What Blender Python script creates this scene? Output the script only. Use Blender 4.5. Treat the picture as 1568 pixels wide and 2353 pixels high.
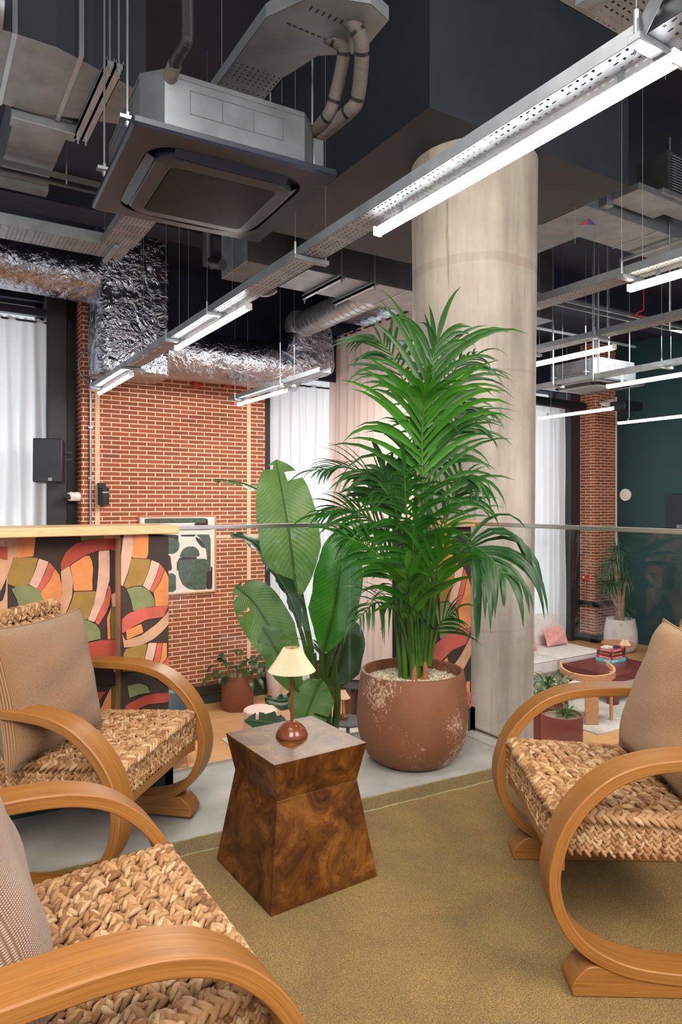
import bpy, math, random
import numpy as np
from mathutils import Vector, Matrix
R = math.radians
random.seed(7); rng = np.random.default_rng(7)
sc = bpy.context.scene
COL = sc.collection
for o in list(bpy.data.objects): bpy.data.objects.remove(o, do_unlink=True)

# ------------------------------------------------------------ camera
FX, FY = math.sin(R(32.1)), math.cos(R(32.1))      # viewing direction in plan
F, CX, HZ, EYE = 1570.0, 784.0, 1152.0, 1.25
cd = bpy.data.cameras.new('camera'); cam = bpy.data.objects.new('camera', cd); COL.objects.link(cam)
cam.location = (0, 0, EYE); cam.rotation_euler = (R(90), 0, -R(32.1))
cd.sensor_fit = 'AUTO'; cd.sensor_width = 36; cd.lens = F / 2353 * 36
cd.shift_y = -(1176.5 - HZ) / 2353; cd.clip_start = .05; cd.clip_end = 100
sc.camera = cam

# ------------------------------------------------------------ world, lights, exposure
w = bpy.data.worlds.new('world'); sc.world = w; w.use_nodes = True
wb = w.node_tree.nodes['Background']; wb.inputs[0].default_value = (.94, .95, 1, 1); wb.inputs[1].default_value = .46
sc.view_settings.view_transform = 'Standard'; sc.view_settings.look = 'None'
sc.view_settings.exposure = 0.92; sc.view_settings.gamma = 1; sc.view_settings.use_curve_mapping = False

def area(name, loc, target, sx, sy, power, col=(1, 1, 1), spread=180):
    l = bpy.data.lights.new(name, 'AREA'); l.shape = 'RECTANGLE'; l.size = sx; l.size_y = sy
    l.energy = power; l.color = col; l.spread = R(spread)
    o = bpy.data.objects.new(name, l); COL.objects.link(o); o.location = loc
    o.rotation_euler = (Vector(target) - Vector(loc)).to_track_quat('-Z', 'Y').to_euler()
    return o
# daylight arriving at the three windows, outside the curtains
area('daylight', (-1.2, 10.3, .9), (-1.2, 0, .9), 5.4, 5.0, 88, (.88, .94, 1))
area('daylight', (7.3, 10.3, .8), (7.3, 0, .8), 5.6, 4.8, 80, (.9, .95, 1))
area('daylight', (10.2, 10.3, .8), (10.2, 0, .8), 2.6, 4.8, 40, (.9, .95, 1))
# unseen fill lights added over the mezzanine, behind the camera and over the lounge
area('overhead_fill', (-.6, -.6, 3.0), (.9, 1.6, 0), 1.6, 1.6, 84, (1, .91, .78))
area('overhead_fill', (2.2, -1.2, 2.9), (1.2, 2.0, .2), 1.6, 1.6, 62, (1, .94, .85))
area('overhead_fill', (.6, 1.7, 3.2), (.9, 1.9, 0), 1.2, 1.2, 20, (1, .95, .88))
area('overhead_fill', (3.9, 6.4, 3.0), (3.9, 6.9, -1.6), 1.6, 1.6, 120, (1, .94, .86))
area('overhead_fill', (7.6, 4.6, 3.2), (8.2, 6.0, -1.6), 2.0, 2.0, 150, (1, .96, .92))
area('violet_lamp', (3.3, -.5, 1.1), (1.35, 2.0, .3), .7, .7, 4.5, (.4, .25, 1))

# ------------------------------------------------------------ pixel rays to points
def at(px, py, D):
    u = (px - CX) / F; v = (HZ - py) / F
    return Vector((D * (FX + u * FY), D * (FY - u * FX), EYE + D * v))
def onZ(px, py, z): return at(px, py, (z - EYE) * F / (HZ - py))
def onY(px, py, y): return at(px, py, y / (FY - (px - CX) / F * FX))
def onX(px, py, x): return at(px, py, x / (FX + (px - CX) / F * FY))
def cw(lat, dep, z=0): return Vector((dep * FX + lat * FY, dep * FY - lat * FX, z))

# ------------------------------------------------------------ materials
def srgb(r, g, b):
    f = lambda c: (c / 255 / 12.92) if c / 255 <= .04045 else ((c / 255 + .055) / 1.055) ** 2.4
    return (f(r), f(g), f(b), 1)
class NT:
    def __init__(s, name):
        s.m = bpy.data.materials.new(name); s.m.use_nodes = True; s.t = s.m.node_tree
        s.b = s.t.nodes['Principled BSDF']; s.out = s.t.nodes['Material Output']
    def n(s, ty, **k):
        x = s.t.nodes.new(ty)
        for a, v in k.items():
            if a.startswith('i_'):
                key = a[2:].replace('_', ' ')
                x.inputs[int(key) if key.isdigit() else key].default_value = v
            else: setattr(x, a, v)
        return x
    def l(s, a, b): s.t.links.new(a, b)
    def coord(s, kind='Object', scale=(1, 1, 1), rot=(0, 0, 0)):
        c = s.n('ShaderNodeTexCoord'); mp = s.n('ShaderNodeMapping'); mp.inputs['Scale'].default_value = scale
        mp.inputs['Rotation'].default_value = rot
        s.l(c.outputs[kind], mp.inputs[0]); return mp.outputs[0]
    def noise(s, vec, scale, detail=4, rough=.55, dist=0):
        x = s.n('ShaderNodeTexNoise', i_Scale=scale, i_Detail=detail, i_Roughness=rough, i_Distortion=dist); s.l(vec, x.inputs['Vector']); return x.outputs['Fac']
    def ramp(s, fac, stops):
        x = s.n('ShaderNodeValToRGB'); e = x.color_ramp.elements
        while len(e) < len(stops): e.new(.5)
        for i, (p, c) in enumerate(stops): e[i].position = p; e[i].color = c
        s.l(fac, x.inputs[0]); return x.outputs[0]
    def bump(s, h, strength, dist=.01):
        x = s.n('ShaderNodeBump', i_Strength=strength, i_Distance=dist); s.l(h, x.inputs['Height']); s.l(x.outputs[0], s.b.inputs['Normal'])
def mul(c, k): return (c[0] * k, c[1] * k, c[2] * k, 1)
def mat(name, col, rough=.5, metal=0, var=.12, scale=8, bump=0, bscale=60, kind='Object', stretch=(1, 1, 1), spec=None, sheen=0, col2=None):
    t = NT(name); v = t.coord(kind, stretch)
    f = t.noise(v, scale)
    t.l(t.ramp(f, [(.3, mul(col, 1 - var)), (.7, col2 or mul(col, 1 + var))]), t.b.inputs['Base Color'])
    t.b.inputs['Roughness'].default_value = rough; t.b.inputs['Metallic'].default_value = metal
    if spec is not None: t.b.inputs['Specular IOR Level'].default_value = spec
    if sheen: t.b.inputs['Sheen Weight'].default_value = sheen
    if bump: t.bump(t.noise(v, bscale, 5), bump)
    return t.m
def emis(name, col, s):
    t = NT(name); t.b.inputs['Base Color'].default_value = col; t.b.inputs['Emission Color'].default_value = col; t.b.inputs['Emission Strength'].default_value = s; return t.m
def wood(name, c1, c2, along=(1.2, 22, 22), rough=.42, kind='UV', dark=None):
    t = NT(name); v = t.coord(kind, along); f = t.noise(v, 3, 6, .6, .6); g = t.noise(v, 9, 3, .6)
    c = t.ramp(f, [(.28, c1), (.72, c2)])
    mx = t.n('ShaderNodeMix', data_type='RGBA', blend_type='MULTIPLY', i_0=1.0)
    t.l(c, mx.inputs[6]); t.l(t.ramp(g, [(.33, (.62, .55, .5, 1)), (.42, (1, 1, 1, 1))]), mx.inputs[7])
    t.l(mx.outputs[2], t.b.inputs['Base Color']); t.b.inputs['Roughness'].default_value = rough
    t.bump(g, .12, .004); return t.m
def brick_mat(name, c1, c2, mortar):
    t = NT(name); c = t.n('ShaderNodeTexCoord')
    b = t.n('ShaderNodeTexBrick', i_Scale=1.0, i_Mortar_Size=.0068, i_Mortar_Smooth=.1, i_Bias=-.1, i_Brick_Width=.232, i_Row_Height=.0585)
    b.inputs['Color1'].default_value = c1; b.inputs['Color2'].default_value = c2; b.inputs['Mortar'].default_value = mortar
    t.l(c.outputs['UV'], b.inputs['Vector'])
    mx = t.n('ShaderNodeMix', data_type='RGBA', blend_type='MULTIPLY', i_0=.7)
    t.l(b.outputs['Color'], mx.inputs[6]); t.l(t.ramp(t.noise(c.outputs['UV'], 30, 6), [(.3, (.72, .7, .7, 1)), (.7, (1.1, 1.1, 1.1, 1))]), mx.inputs[7])
    t.l(mx.outputs[2], t.b.inputs['Base Color']); t.b.inputs['Roughness'].default_value = .8
    iv = t.n('ShaderNodeInvert'); t.l(b.outputs['Fac'], iv.inputs['Color']); t.bump(iv.outputs[0], .6, .006); return t.m
M = {}
M['brick'] = brick_mat('red_brick', srgb(164, 88, 58), srgb(136, 74, 52), srgb(236, 206, 178))
M['joint'] = mat('cream_joint', srgb(232, 190, 160), .8)
M['navy'] = mat('dark_painted_ceiling', srgb(18, 26, 44), .75, var=.25, scale=2, bump=.15, bscale=20)
M['navy2'] = mat('dark_beam_duct_shade', srgb(33, 39, 47), .7, var=.3, scale=2, bump=.2, bscale=14)
M['blackframe'] = mat('dark_window_frame', srgb(44, 44, 50), .5)
M['green_wall'] = mat('dark_green_paint', srgb(24, 62, 64), .55, var=.15, scale=1.5)
M['green_skirt'] = mat('green_skirting', srgb(22, 48, 46), .5)
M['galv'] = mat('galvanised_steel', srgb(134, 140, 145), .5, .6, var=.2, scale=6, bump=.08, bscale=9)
M['galv_dark'] = mat('dark_steel', srgb(76, 78, 80), .55, .5, var=.25, scale=4, bump=.08, bscale=6)
M['galv_mid'] = mat('zinc_sheet', srgb(112, 118, 122), .38, .75, var=.25, scale=5, bump=.05, bscale=7)
M['galv_bright'] = mat('bright_spiral_steel', srgb(186, 192, 196), .32, .8, var=.1, scale=5)
M['steel'] = mat('brushed_steel', srgb(196, 190, 182), .28, .95, var=.06, scale=30)
M['chrome'] = mat('zinc_plated_steel', srgb(168, 176, 180), .35, .8)
M['black'] = mat('black_plastic', srgb(26, 27, 31), .4, var=.1)
M['black_panel'] = mat('anthracite_plastic', srgb(24, 29, 44), .42, var=.06)
M['pipe_grey'] = mat('pipe_insulation', srgb(86, 80, 76), .8, var=.2, bump=.3, bscale=50)
M['white'] = mat('white_plastic', srgb(228, 224, 220), .4, var=.03)
M['tube'] = emis('light_diffuser_cool', (1, .98, .95, 1), 11.5)
M['tube_w'] = emis('light_diffuser_warm', (1, .9, .76, 1), 10.5)
M['oak'] = wood('light_oak', srgb(208, 160, 112), srgb(228, 184, 138), (1.5, 20, 20))
M['chairwood'] = wood('honey_oak', srgb(128, 80, 32), srgb(160, 108, 52), (1.0, 70, 70), .4)
M['walnut'] = wood('brown_wood', srgb(176, 122, 86), srgb(206, 158, 118), (2, 24, 24), .4, 'Object')
M['maroon'] = mat('maroon_lacquer', srgb(104, 44, 46), .3, var=.1)
M['maroon_pot'] = mat('maroon_pot', srgb(118, 56, 56), .55, var=.12, scale=5)
M['brown_pot'] = mat('brown_pot', srgb(132, 72, 54), .6, var=.12, scale=5)
M['sofa'] = mat('cream_linen', srgb(214, 202, 196), .9, bump=.2, bscale=300, sheen=.3)
M['pinkvel'] = mat('pink_velvet', srgb(222, 150, 146), .75, var=.18, scale=12, sheen=.6)
M['pouf'] = mat('pale_pink_velvet', srgb(226, 178, 170), .8, var=.1, sheen=.5)
M['soil'] = mat('soil', srgb(120, 104, 84), .95, var=.4, scale=60, bump=.6, bscale=90)
M['leaf'] = None
def leaf_mat(name, c1, c2, stripes=0, rough=.38):
    t = NT(name); v = t.coord('UV'); f = t.noise(t.coord('Object'), 5, 3)
    c = t.ramp(f, [(.3, c1), (.7, c2)])
    if stripes:
        wv = t.n('ShaderNodeTexWave', wave_type='BANDS', bands_direction='Y', i_Scale=stripes, i_Distortion=.6, i_Detail=2); t.l(v, wv.inputs['Vector'])
        mx = t.n('ShaderNodeMix', data_type='RGBA', blend_type='MULTIPLY', i_0=.5); t.l(c, mx.inputs[6])
        t.l(t.ramp(wv.outputs['Fac'], [(0, (.72, .78, .7, 1)), (1, (1.1, 1.1, 1.05, 1))]), mx.inputs[7]); c = mx.outputs[2]; t.bump(wv.outputs['Fac'], .25, .004)
    t.l(c, t.b.inputs['Base Color']); t.b.inputs['Roughness'].default_value = rough
    tr = t.n('ShaderNodeBsdfTranslucent'); t.l(c, tr.inputs[0]); mxs = t.n('ShaderNodeMixShader', i_0=.28)
    t.l(t.b.outputs[0], mxs.inputs[1]); t.l(tr.outputs[0], mxs.inputs[2]); t.l(mxs.outputs[0], t.out.inputs[0]); return t.m
M['palm'] = leaf_mat('palm_green', srgb(26, 70, 20), srgb(52, 108, 32))
M['palm_b'] = leaf_mat('palm_bright_green', srgb(38, 98, 20), srgb(70, 136, 34))
M['palm_d'] = leaf_mat('palm_deep_green', srgb(24, 60, 26), srgb(54, 98, 46))
M['banana'] = leaf_mat('banana_leaf_green', srgb(84, 132, 60), srgb(122, 160, 92), 9)
M['banana_b'] = leaf_mat('banana_leaf_bright', srgb(38, 112, 26), srgb(74, 146, 44), 9)
M['banana_d'] = leaf_mat('banana_leaf_dark', srgb(30, 66, 40), srgb(52, 94, 58), 9)
M['stem'] = leaf_mat('green_stem', srgb(58, 104, 36), srgb(96, 132, 56))
M['husk'] = mat('brown_husk', srgb(150, 96, 60), .8, var=.3, scale=30)
M['drac'] = leaf_mat('dracaena_green', srgb(52, 96, 66), srgb(92, 128, 92))
M['varieg'] = leaf_mat('variegated_green', srgb(72, 98, 66), srgb(196, 204, 176))
M['bark'] = mat('grey_bark', srgb(140, 116, 98), .9, var=.3, scale=20, bump=.5)
def cloth_mat(name, col, transl, transp, weave=0):
    t = NT(name); d = t.n('ShaderNodeBsdfDiffuse', i_0=col); tr = t.n('ShaderNodeBsdfTranslucent', i_0=col); tp = t.n('ShaderNodeBsdfTransparent')
    a = t.n('ShaderNodeMixShader', i_0=transl); t.l(d.outputs[0], a.inputs[1]); t.l(tr.outputs[0], a.inputs[2])
    b = t.n('ShaderNodeMixShader', i_0=transp); t.l(a.outputs[0], b.inputs[1]); t.l(tp.outputs[0], b.inputs[2]); t.l(b.outputs[0], t.out.inputs[0]); return t.m
M['sheer'] = cloth_mat('sheer_voile', (.80, .78, .79, 1), .5, .12)
M['pinkcurt'] = cloth_mat('blush_linen', srgb(232, 212, 206), .4, 0)
def glass_mat():
    t = NT('clear_glass'); g = t.n('ShaderNodeBsdfGlossy', i_1=.0); tp = t.n('ShaderNodeBsdfTransparent'); tp.inputs[0].default_value = (.955, .975, .965, 1)
    lw = t.n('ShaderNodeLayerWeight', i_Blend=.5); pw = t.n('ShaderNodeMath', operation='POWER'); pw.inputs[1].default_value = 4; t.l(lw.outputs['Facing'], pw.inputs[0])
    fr = t.n('ShaderNodeMath', operation='MULTIPLY_ADD'); fr.inputs[1].default_value = .8; fr.inputs[2].default_value = .035; t.l(pw.outputs[0], fr.inputs[0]); m = t.n('ShaderNodeMixShader')
    t.l(fr.outputs[0], m.inputs[0]); t.l(tp.outputs[0], m.inputs[1]); t.l(g.outputs[0], m.inputs[2]); t.l(m.outputs[0], t.out.inputs[0]); return t.m
M['glass'] = glass_mat()
def foil_mat():
    t = NT('aluminium_foil'); v = t.coord('Object', (1, 1, 1)); t.b.inputs['Metallic'].default_value = 1; t.b.inputs['Roughness'].default_value = .22
    t.b.inputs['Base Color'].default_value = srgb(168, 172, 182)
    n1 = t.noise(v, 3.2, 1, .5, 1.2); vo = t.n('ShaderNodeTexVoronoi', i_Scale=16.0); t.l(v, vo.inputs['Vector']); vo.feature = 'F1'
    n2 = t.noise(v, 7.5, 3, .55, 2.2)
    ad = t.n('ShaderNodeMath', operation='ADD'); t.l(n1, ad.inputs[0]); t.l(n2, ad.inputs[1])
    t.bump(ad.outputs[0], 1, .024); return t.m
M['foil'] = foil_mat()
def concrete(name, c1, c2, vert=False):
    t = NT(name); v = t.coord('Object', (1, 1, .12) if vert else (1, 1, 1)); f = t.noise(v, 5, 8, .6); v2 = t.coord('Object'); g = t.noise(v2, 2.2, 5, .6)
    c = t.ramp(f, [(.3, c1), (.65, c2)]); mx = t.n('ShaderNodeMix', data_type='RGBA', blend_type='MULTIPLY', i_0=.8); t.l(c, mx.inputs[6])
    t.l(t.ramp(g, [(.35, (.8, .79, .78, 1)), (.6, (1.05, 1.04, 1.03, 1))]), mx.inputs[7]); t.l(mx.outputs[2], t.b.inputs['Base Color'])
    t.b.inputs['Roughness'].default_value = .62; t.bump(t.noise(v2, 28, 6), .12, .01); return t.m
M['column'] = concrete('board_marked_concrete', srgb(148, 138, 126), srgb(200, 189, 176), True)
def column_marks():
    t = M['column'].node_tree; b = t.nodes['Principled BSDF']; src = b.inputs['Base Color'].links[0].from_socket
    c = t.nodes.new('ShaderNodeTexCoord'); sx = t.nodes.new('ShaderNodeSeparateXYZ'); t.links.new(c.outputs['Object'], sx.inputs[0])
    mp = t.nodes.new('ShaderNodeMapping'); mp.inputs['Scale'].default_value = (1, 1, .045); t.links.new(c.outputs['Object'], mp.inputs[0])
    n = t.nodes.new('ShaderNodeTexNoise'); n.inputs['Scale'].default_value = 26; n.inputs['Detail'].default_value = 5; n.inputs['Roughness'].default_value = .7; t.links.new(mp.outputs[0], n.inputs['Vector'])
    r = t.nodes.new('ShaderNodeValToRGB'); e = r.color_ramp.elements; e[0].position = .31; e[0].color = (.40, .37, .35, 1); e[1].position = .41; e[1].color = (1, 1, 1, 1); t.links.new(n.outputs['Fac'], r.inputs[0])
    last = src
    def mulby(sock):
        nonlocal last
        m = t.nodes.new('ShaderNodeMix'); m.data_type = 'RGBA'; m.blend_type = 'MULTIPLY'; m.inputs[0].default_value = .6; t.links.new(last, m.inputs[6]); t.links.new(sock, m.inputs[7]); last = m.outputs[2]
    mulby(r.outputs[0])
    wn = t.nodes.new('ShaderNodeTexNoise'); wn.inputs['Scale'].default_value = 3; t.links.new(c.outputs['Object'], wn.inputs['Vector'])
    for zz, w_ in ((4.32, .028), (3.66, .006), (2.1, .003)):
        a = t.nodes.new('ShaderNodeMath'); a.operation = 'MULTIPLY_ADD'; a.inputs[1].default_value = .05; t.links.new(wn.outputs['Fac'], a.inputs[0]); t.links.new(sx.outputs['Z'], a.inputs[2])
        k = t.nodes.new('ShaderNodeMath'); k.operation = 'COMPARE'; k.inputs[1].default_value = zz; k.inputs[2].default_value = w_; t.links.new(a.outputs[0], k.inputs[0])
        rr_ = t.nodes.new('ShaderNodeValToRGB'); rr_.color_ramp.elements[0].color = (1, 1, 1, 1); rr_.color_ramp.elements[1].color = (.80, .77, .74, 1); t.links.new(k.outputs[0], rr_.inputs[0]); mulby(rr_.outputs[0])
    t.links.new(last, b.inputs['Base Color'])
column_marks()
M['slab'] = concrete('polished_concrete', srgb(158, 156, 152), srgb(182, 180, 176))
def planks():
    t = NT('oak_planks'); c = t.n('ShaderNodeTexCoord')
    b = t.n('ShaderNodeTexBrick', i_Scale=1.0, i_Mortar_Size=.0015, i_Bias=0, i_Brick_Width=1.8, i_Row_Height=.18)
    b.inputs['Color1'].default_value = srgb(214, 164, 112); b.inputs['Color2'].default_value = srgb(196, 144, 96); b.inputs['Mortar'].default_value = srgb(130, 90, 60)
    t.l(c.outputs['UV'], b.inputs['Vector']); mp = t.n('ShaderNodeMapping'); mp.inputs['Scale'].default_value = (1.5, 22, 1); t.l(c.outputs['UV'], mp.inputs[0])
    mx = t.n('ShaderNodeMix', data_type='RGBA', blend_type='MULTIPLY', i_0=.7); t.l(b.outputs[0], mx.inputs[6])
    t.l(t.ramp(t.noise(mp.outputs[0], 2, 6), [(.3, (.8, .76, .72, 1)), (.7, (1.06, 1.05, 1.04, 1))]), mx.inputs[7])
    t.l(mx.outputs[2], t.b.inputs['Base Color']); t.b.inputs['Roughness'].default_value = .4; return t.m
M['planks'] = planks()
def rug_mat(name, c1, c2, s=300):
    t = NT(name); v = t.coord('Object'); f = t.noise(v, s, 3, .7); g = t.noise(v, 3.5, 4, .6, .6)
    c = t.ramp(f, [(.32, c1), (.68, c2)]); mx = t.n('ShaderNodeMix', data_type='RGBA', blend_type='MULTIPLY', i_0=1); t.l(c, mx.inputs[6])
    t.l(t.ramp(g, [(.35, (.78, .76, .70, 1)), (.62, (1.1, 1.09, 1.06, 1))]), mx.inputs[7]); t.l(mx.outputs[2], t.b.inputs['Base Color'])
    t.b.inputs['Roughness'].default_value = .95; t.b.inputs['Sheen Weight'].default_value = .15; t.bump(f, 1, .016); return t.m
M['rug'] = rug_mat('olive_pile', srgb(84, 60, 8), srgb(210, 166, 70), 260)
M['rug_border'] = rug_mat('olive_cut_pile', srgb(76, 56, 12), srgb(192, 158, 74), 260)
M['rug_line'] = rug_mat('pale_carved_line', srgb(176, 160, 104), srgb(214, 200, 150), 260)
M['rug_low'] = rug_mat('pale_wool', srgb(176, 168, 160), srgb(218, 212, 204), 60)
def burl():
    t = NT('burl_veneer'); v = t.coord('Object', (1, 1, 1)); f = t.noise(v, 7, 9, .7, 1.2); g = t.noise(v, 22, 5, .6, 2.5)
    c = t.ramp(f, [(.32, srgb(34, 16, 6)), (.50, srgb(86, 50, 18)), (.70, srgb(134, 86, 36))])
    mx = t.n('ShaderNodeMix', data_type='RGBA', blend_type='MULTIPLY', i_0=.85); t.l(c, mx.inputs[6])
    t.l(t.ramp(g, [(.3, (.45, .36, .32, 1)), (.45, (1, 1, 1, 1))]), mx.inputs[7]); t.l(mx.outputs[2], t.b.inputs['Base Color'])
    t.b.inputs['Roughness'].default_value = .34; t.b.inputs['Specular IOR Level'].default_value = .3; return t.m
M['burl'] = burl()
def straw():
    t = NT('woven_seagrass'); g = t.n('ShaderNodeNewGeometry'); v = t.coord('UV', (1.5, 10, 1)); f = t.noise(v, 4, 4, .6)
    c = t.ramp(g.outputs['Random Per Island'], [(0, srgb(140, 94, 54)), (.3, srgb(180, 134, 88)), (.75, srgb(202, 160, 116)), (1, srgb(222, 190, 150))])
    mx = t.n('ShaderNodeMix', data_type='RGBA', blend_type='MULTIPLY', i_0=.9); t.l(c, mx.inputs[6])
    t.l(t.ramp(f, [(.3, (.55, .46, .38, 1)), (.5, (1.02, 1.0, .98, 1))]), mx.inputs[7]); t.l(mx.outputs[2], t.b.inputs['Base Color'])
    t.b.inputs['Roughness'].default_value = .5; t.bump(f, .8, .004); return t.m
M['straw'] = straw()
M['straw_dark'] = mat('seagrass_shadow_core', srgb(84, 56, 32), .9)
def weavecloth(name, c1, c2, s=190):
    t = NT(name); v = t.coord('UV'); ch = t.n('ShaderNodeTexWave', wave_type='BANDS', bands_direction='X', i_Scale=s / 6.283, i_Distortion=.5, i_Detail=1); t.l(v, ch.inputs['Vector'])
    c2n = t.n('ShaderNodeTexWave', wave_type='BANDS', bands_direction='Y', i_Scale=s / 6.283, i_Distortion=.5, i_Detail=1); t.l(v, c2n.inputs['Vector'])
    m = t.n('ShaderNodeMath', operation='MULTIPLY'); t.l(ch.outputs['Fac'], m.inputs[0]); t.l(c2n.outputs['Fac'], m.inputs[1])
    c = t.ramp(m.outputs[0], [(.0, c1), (.55, c2)]); t.l(c, t.b.inputs['Base Color']); t.b.inputs['Roughness'].default_value = .9; t.b.inputs['Sheen Weight'].default_value = .3
    t.bump(m.outputs[0], .7, .006); return t.m
M['cush'] = weavecloth('tan_basket_weave', srgb(96, 60, 32), srgb(204, 156, 106), 470)
M['cush_b'] = weavecloth('rosy_brown_weave', srgb(108, 78, 60), srgb(192, 156, 130), 470)
M['cush_c'] = weavecloth('golden_weave', srgb(120, 78, 40), srgb(214, 164, 106), 470)
def potmat(name, base, spots, lo=.6):
    t = NT(name); v = t.coord('Object'); f = t.noise(v, 5, 6, .6); c = t.ramp(f, [(.3, mul(base, .82)), (.7, mul(base, 1.12))])
    g = t.noise(v, 75, 6, .75); h = t.noise(v, 3.4, 3, .6); m = t.n('ShaderNodeMath', operation='MULTIPLY'); t.l(g, m.inputs[0]); t.l(h, m.inputs[1])
    mx = t.n('ShaderNodeMix', data_type='RGBA'); t.l(t.ramp(m.outputs[0], [(lo * .5, (0, 0, 0, 1)), (lo * .5 + .06, (.8, .8, .8, 1))]), mx.inputs[0]); t.l(c, mx.inputs[6]); mx.inputs[7].default_value = spots
    t.l(mx.outputs[2], t.b.inputs['Base Color']); t.b.inputs['Roughness'].default_value = .6; t.bump(g, .25, .006); return t.m
M['terra'] = potmat('glazed_terracotta', srgb(122, 76, 48), srgb(206, 176, 154), .57)
M['whitepot'] = potmat('speckled_stone', srgb(206, 196, 190), srgb(140, 130, 124), .62)
M['pebble'] = mat('pale_gravel', srgb(206, 194, 170), .7, var=.25, scale=40)
M['lamp_brown'] = mat('reddish_brown_enamel', srgb(110, 56, 36), .22, var=.1)
M['shade'] = cloth_mat('pleated_cream_fabric', srgb(238, 214, 186), .35, 0)
M['brass'] = mat('brass', srgb(214, 170, 70), .25, 1)
M['greenpouf'] = mat('speckled_green', srgb(120, 132, 118), .8, var=.5, scale=40)

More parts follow.
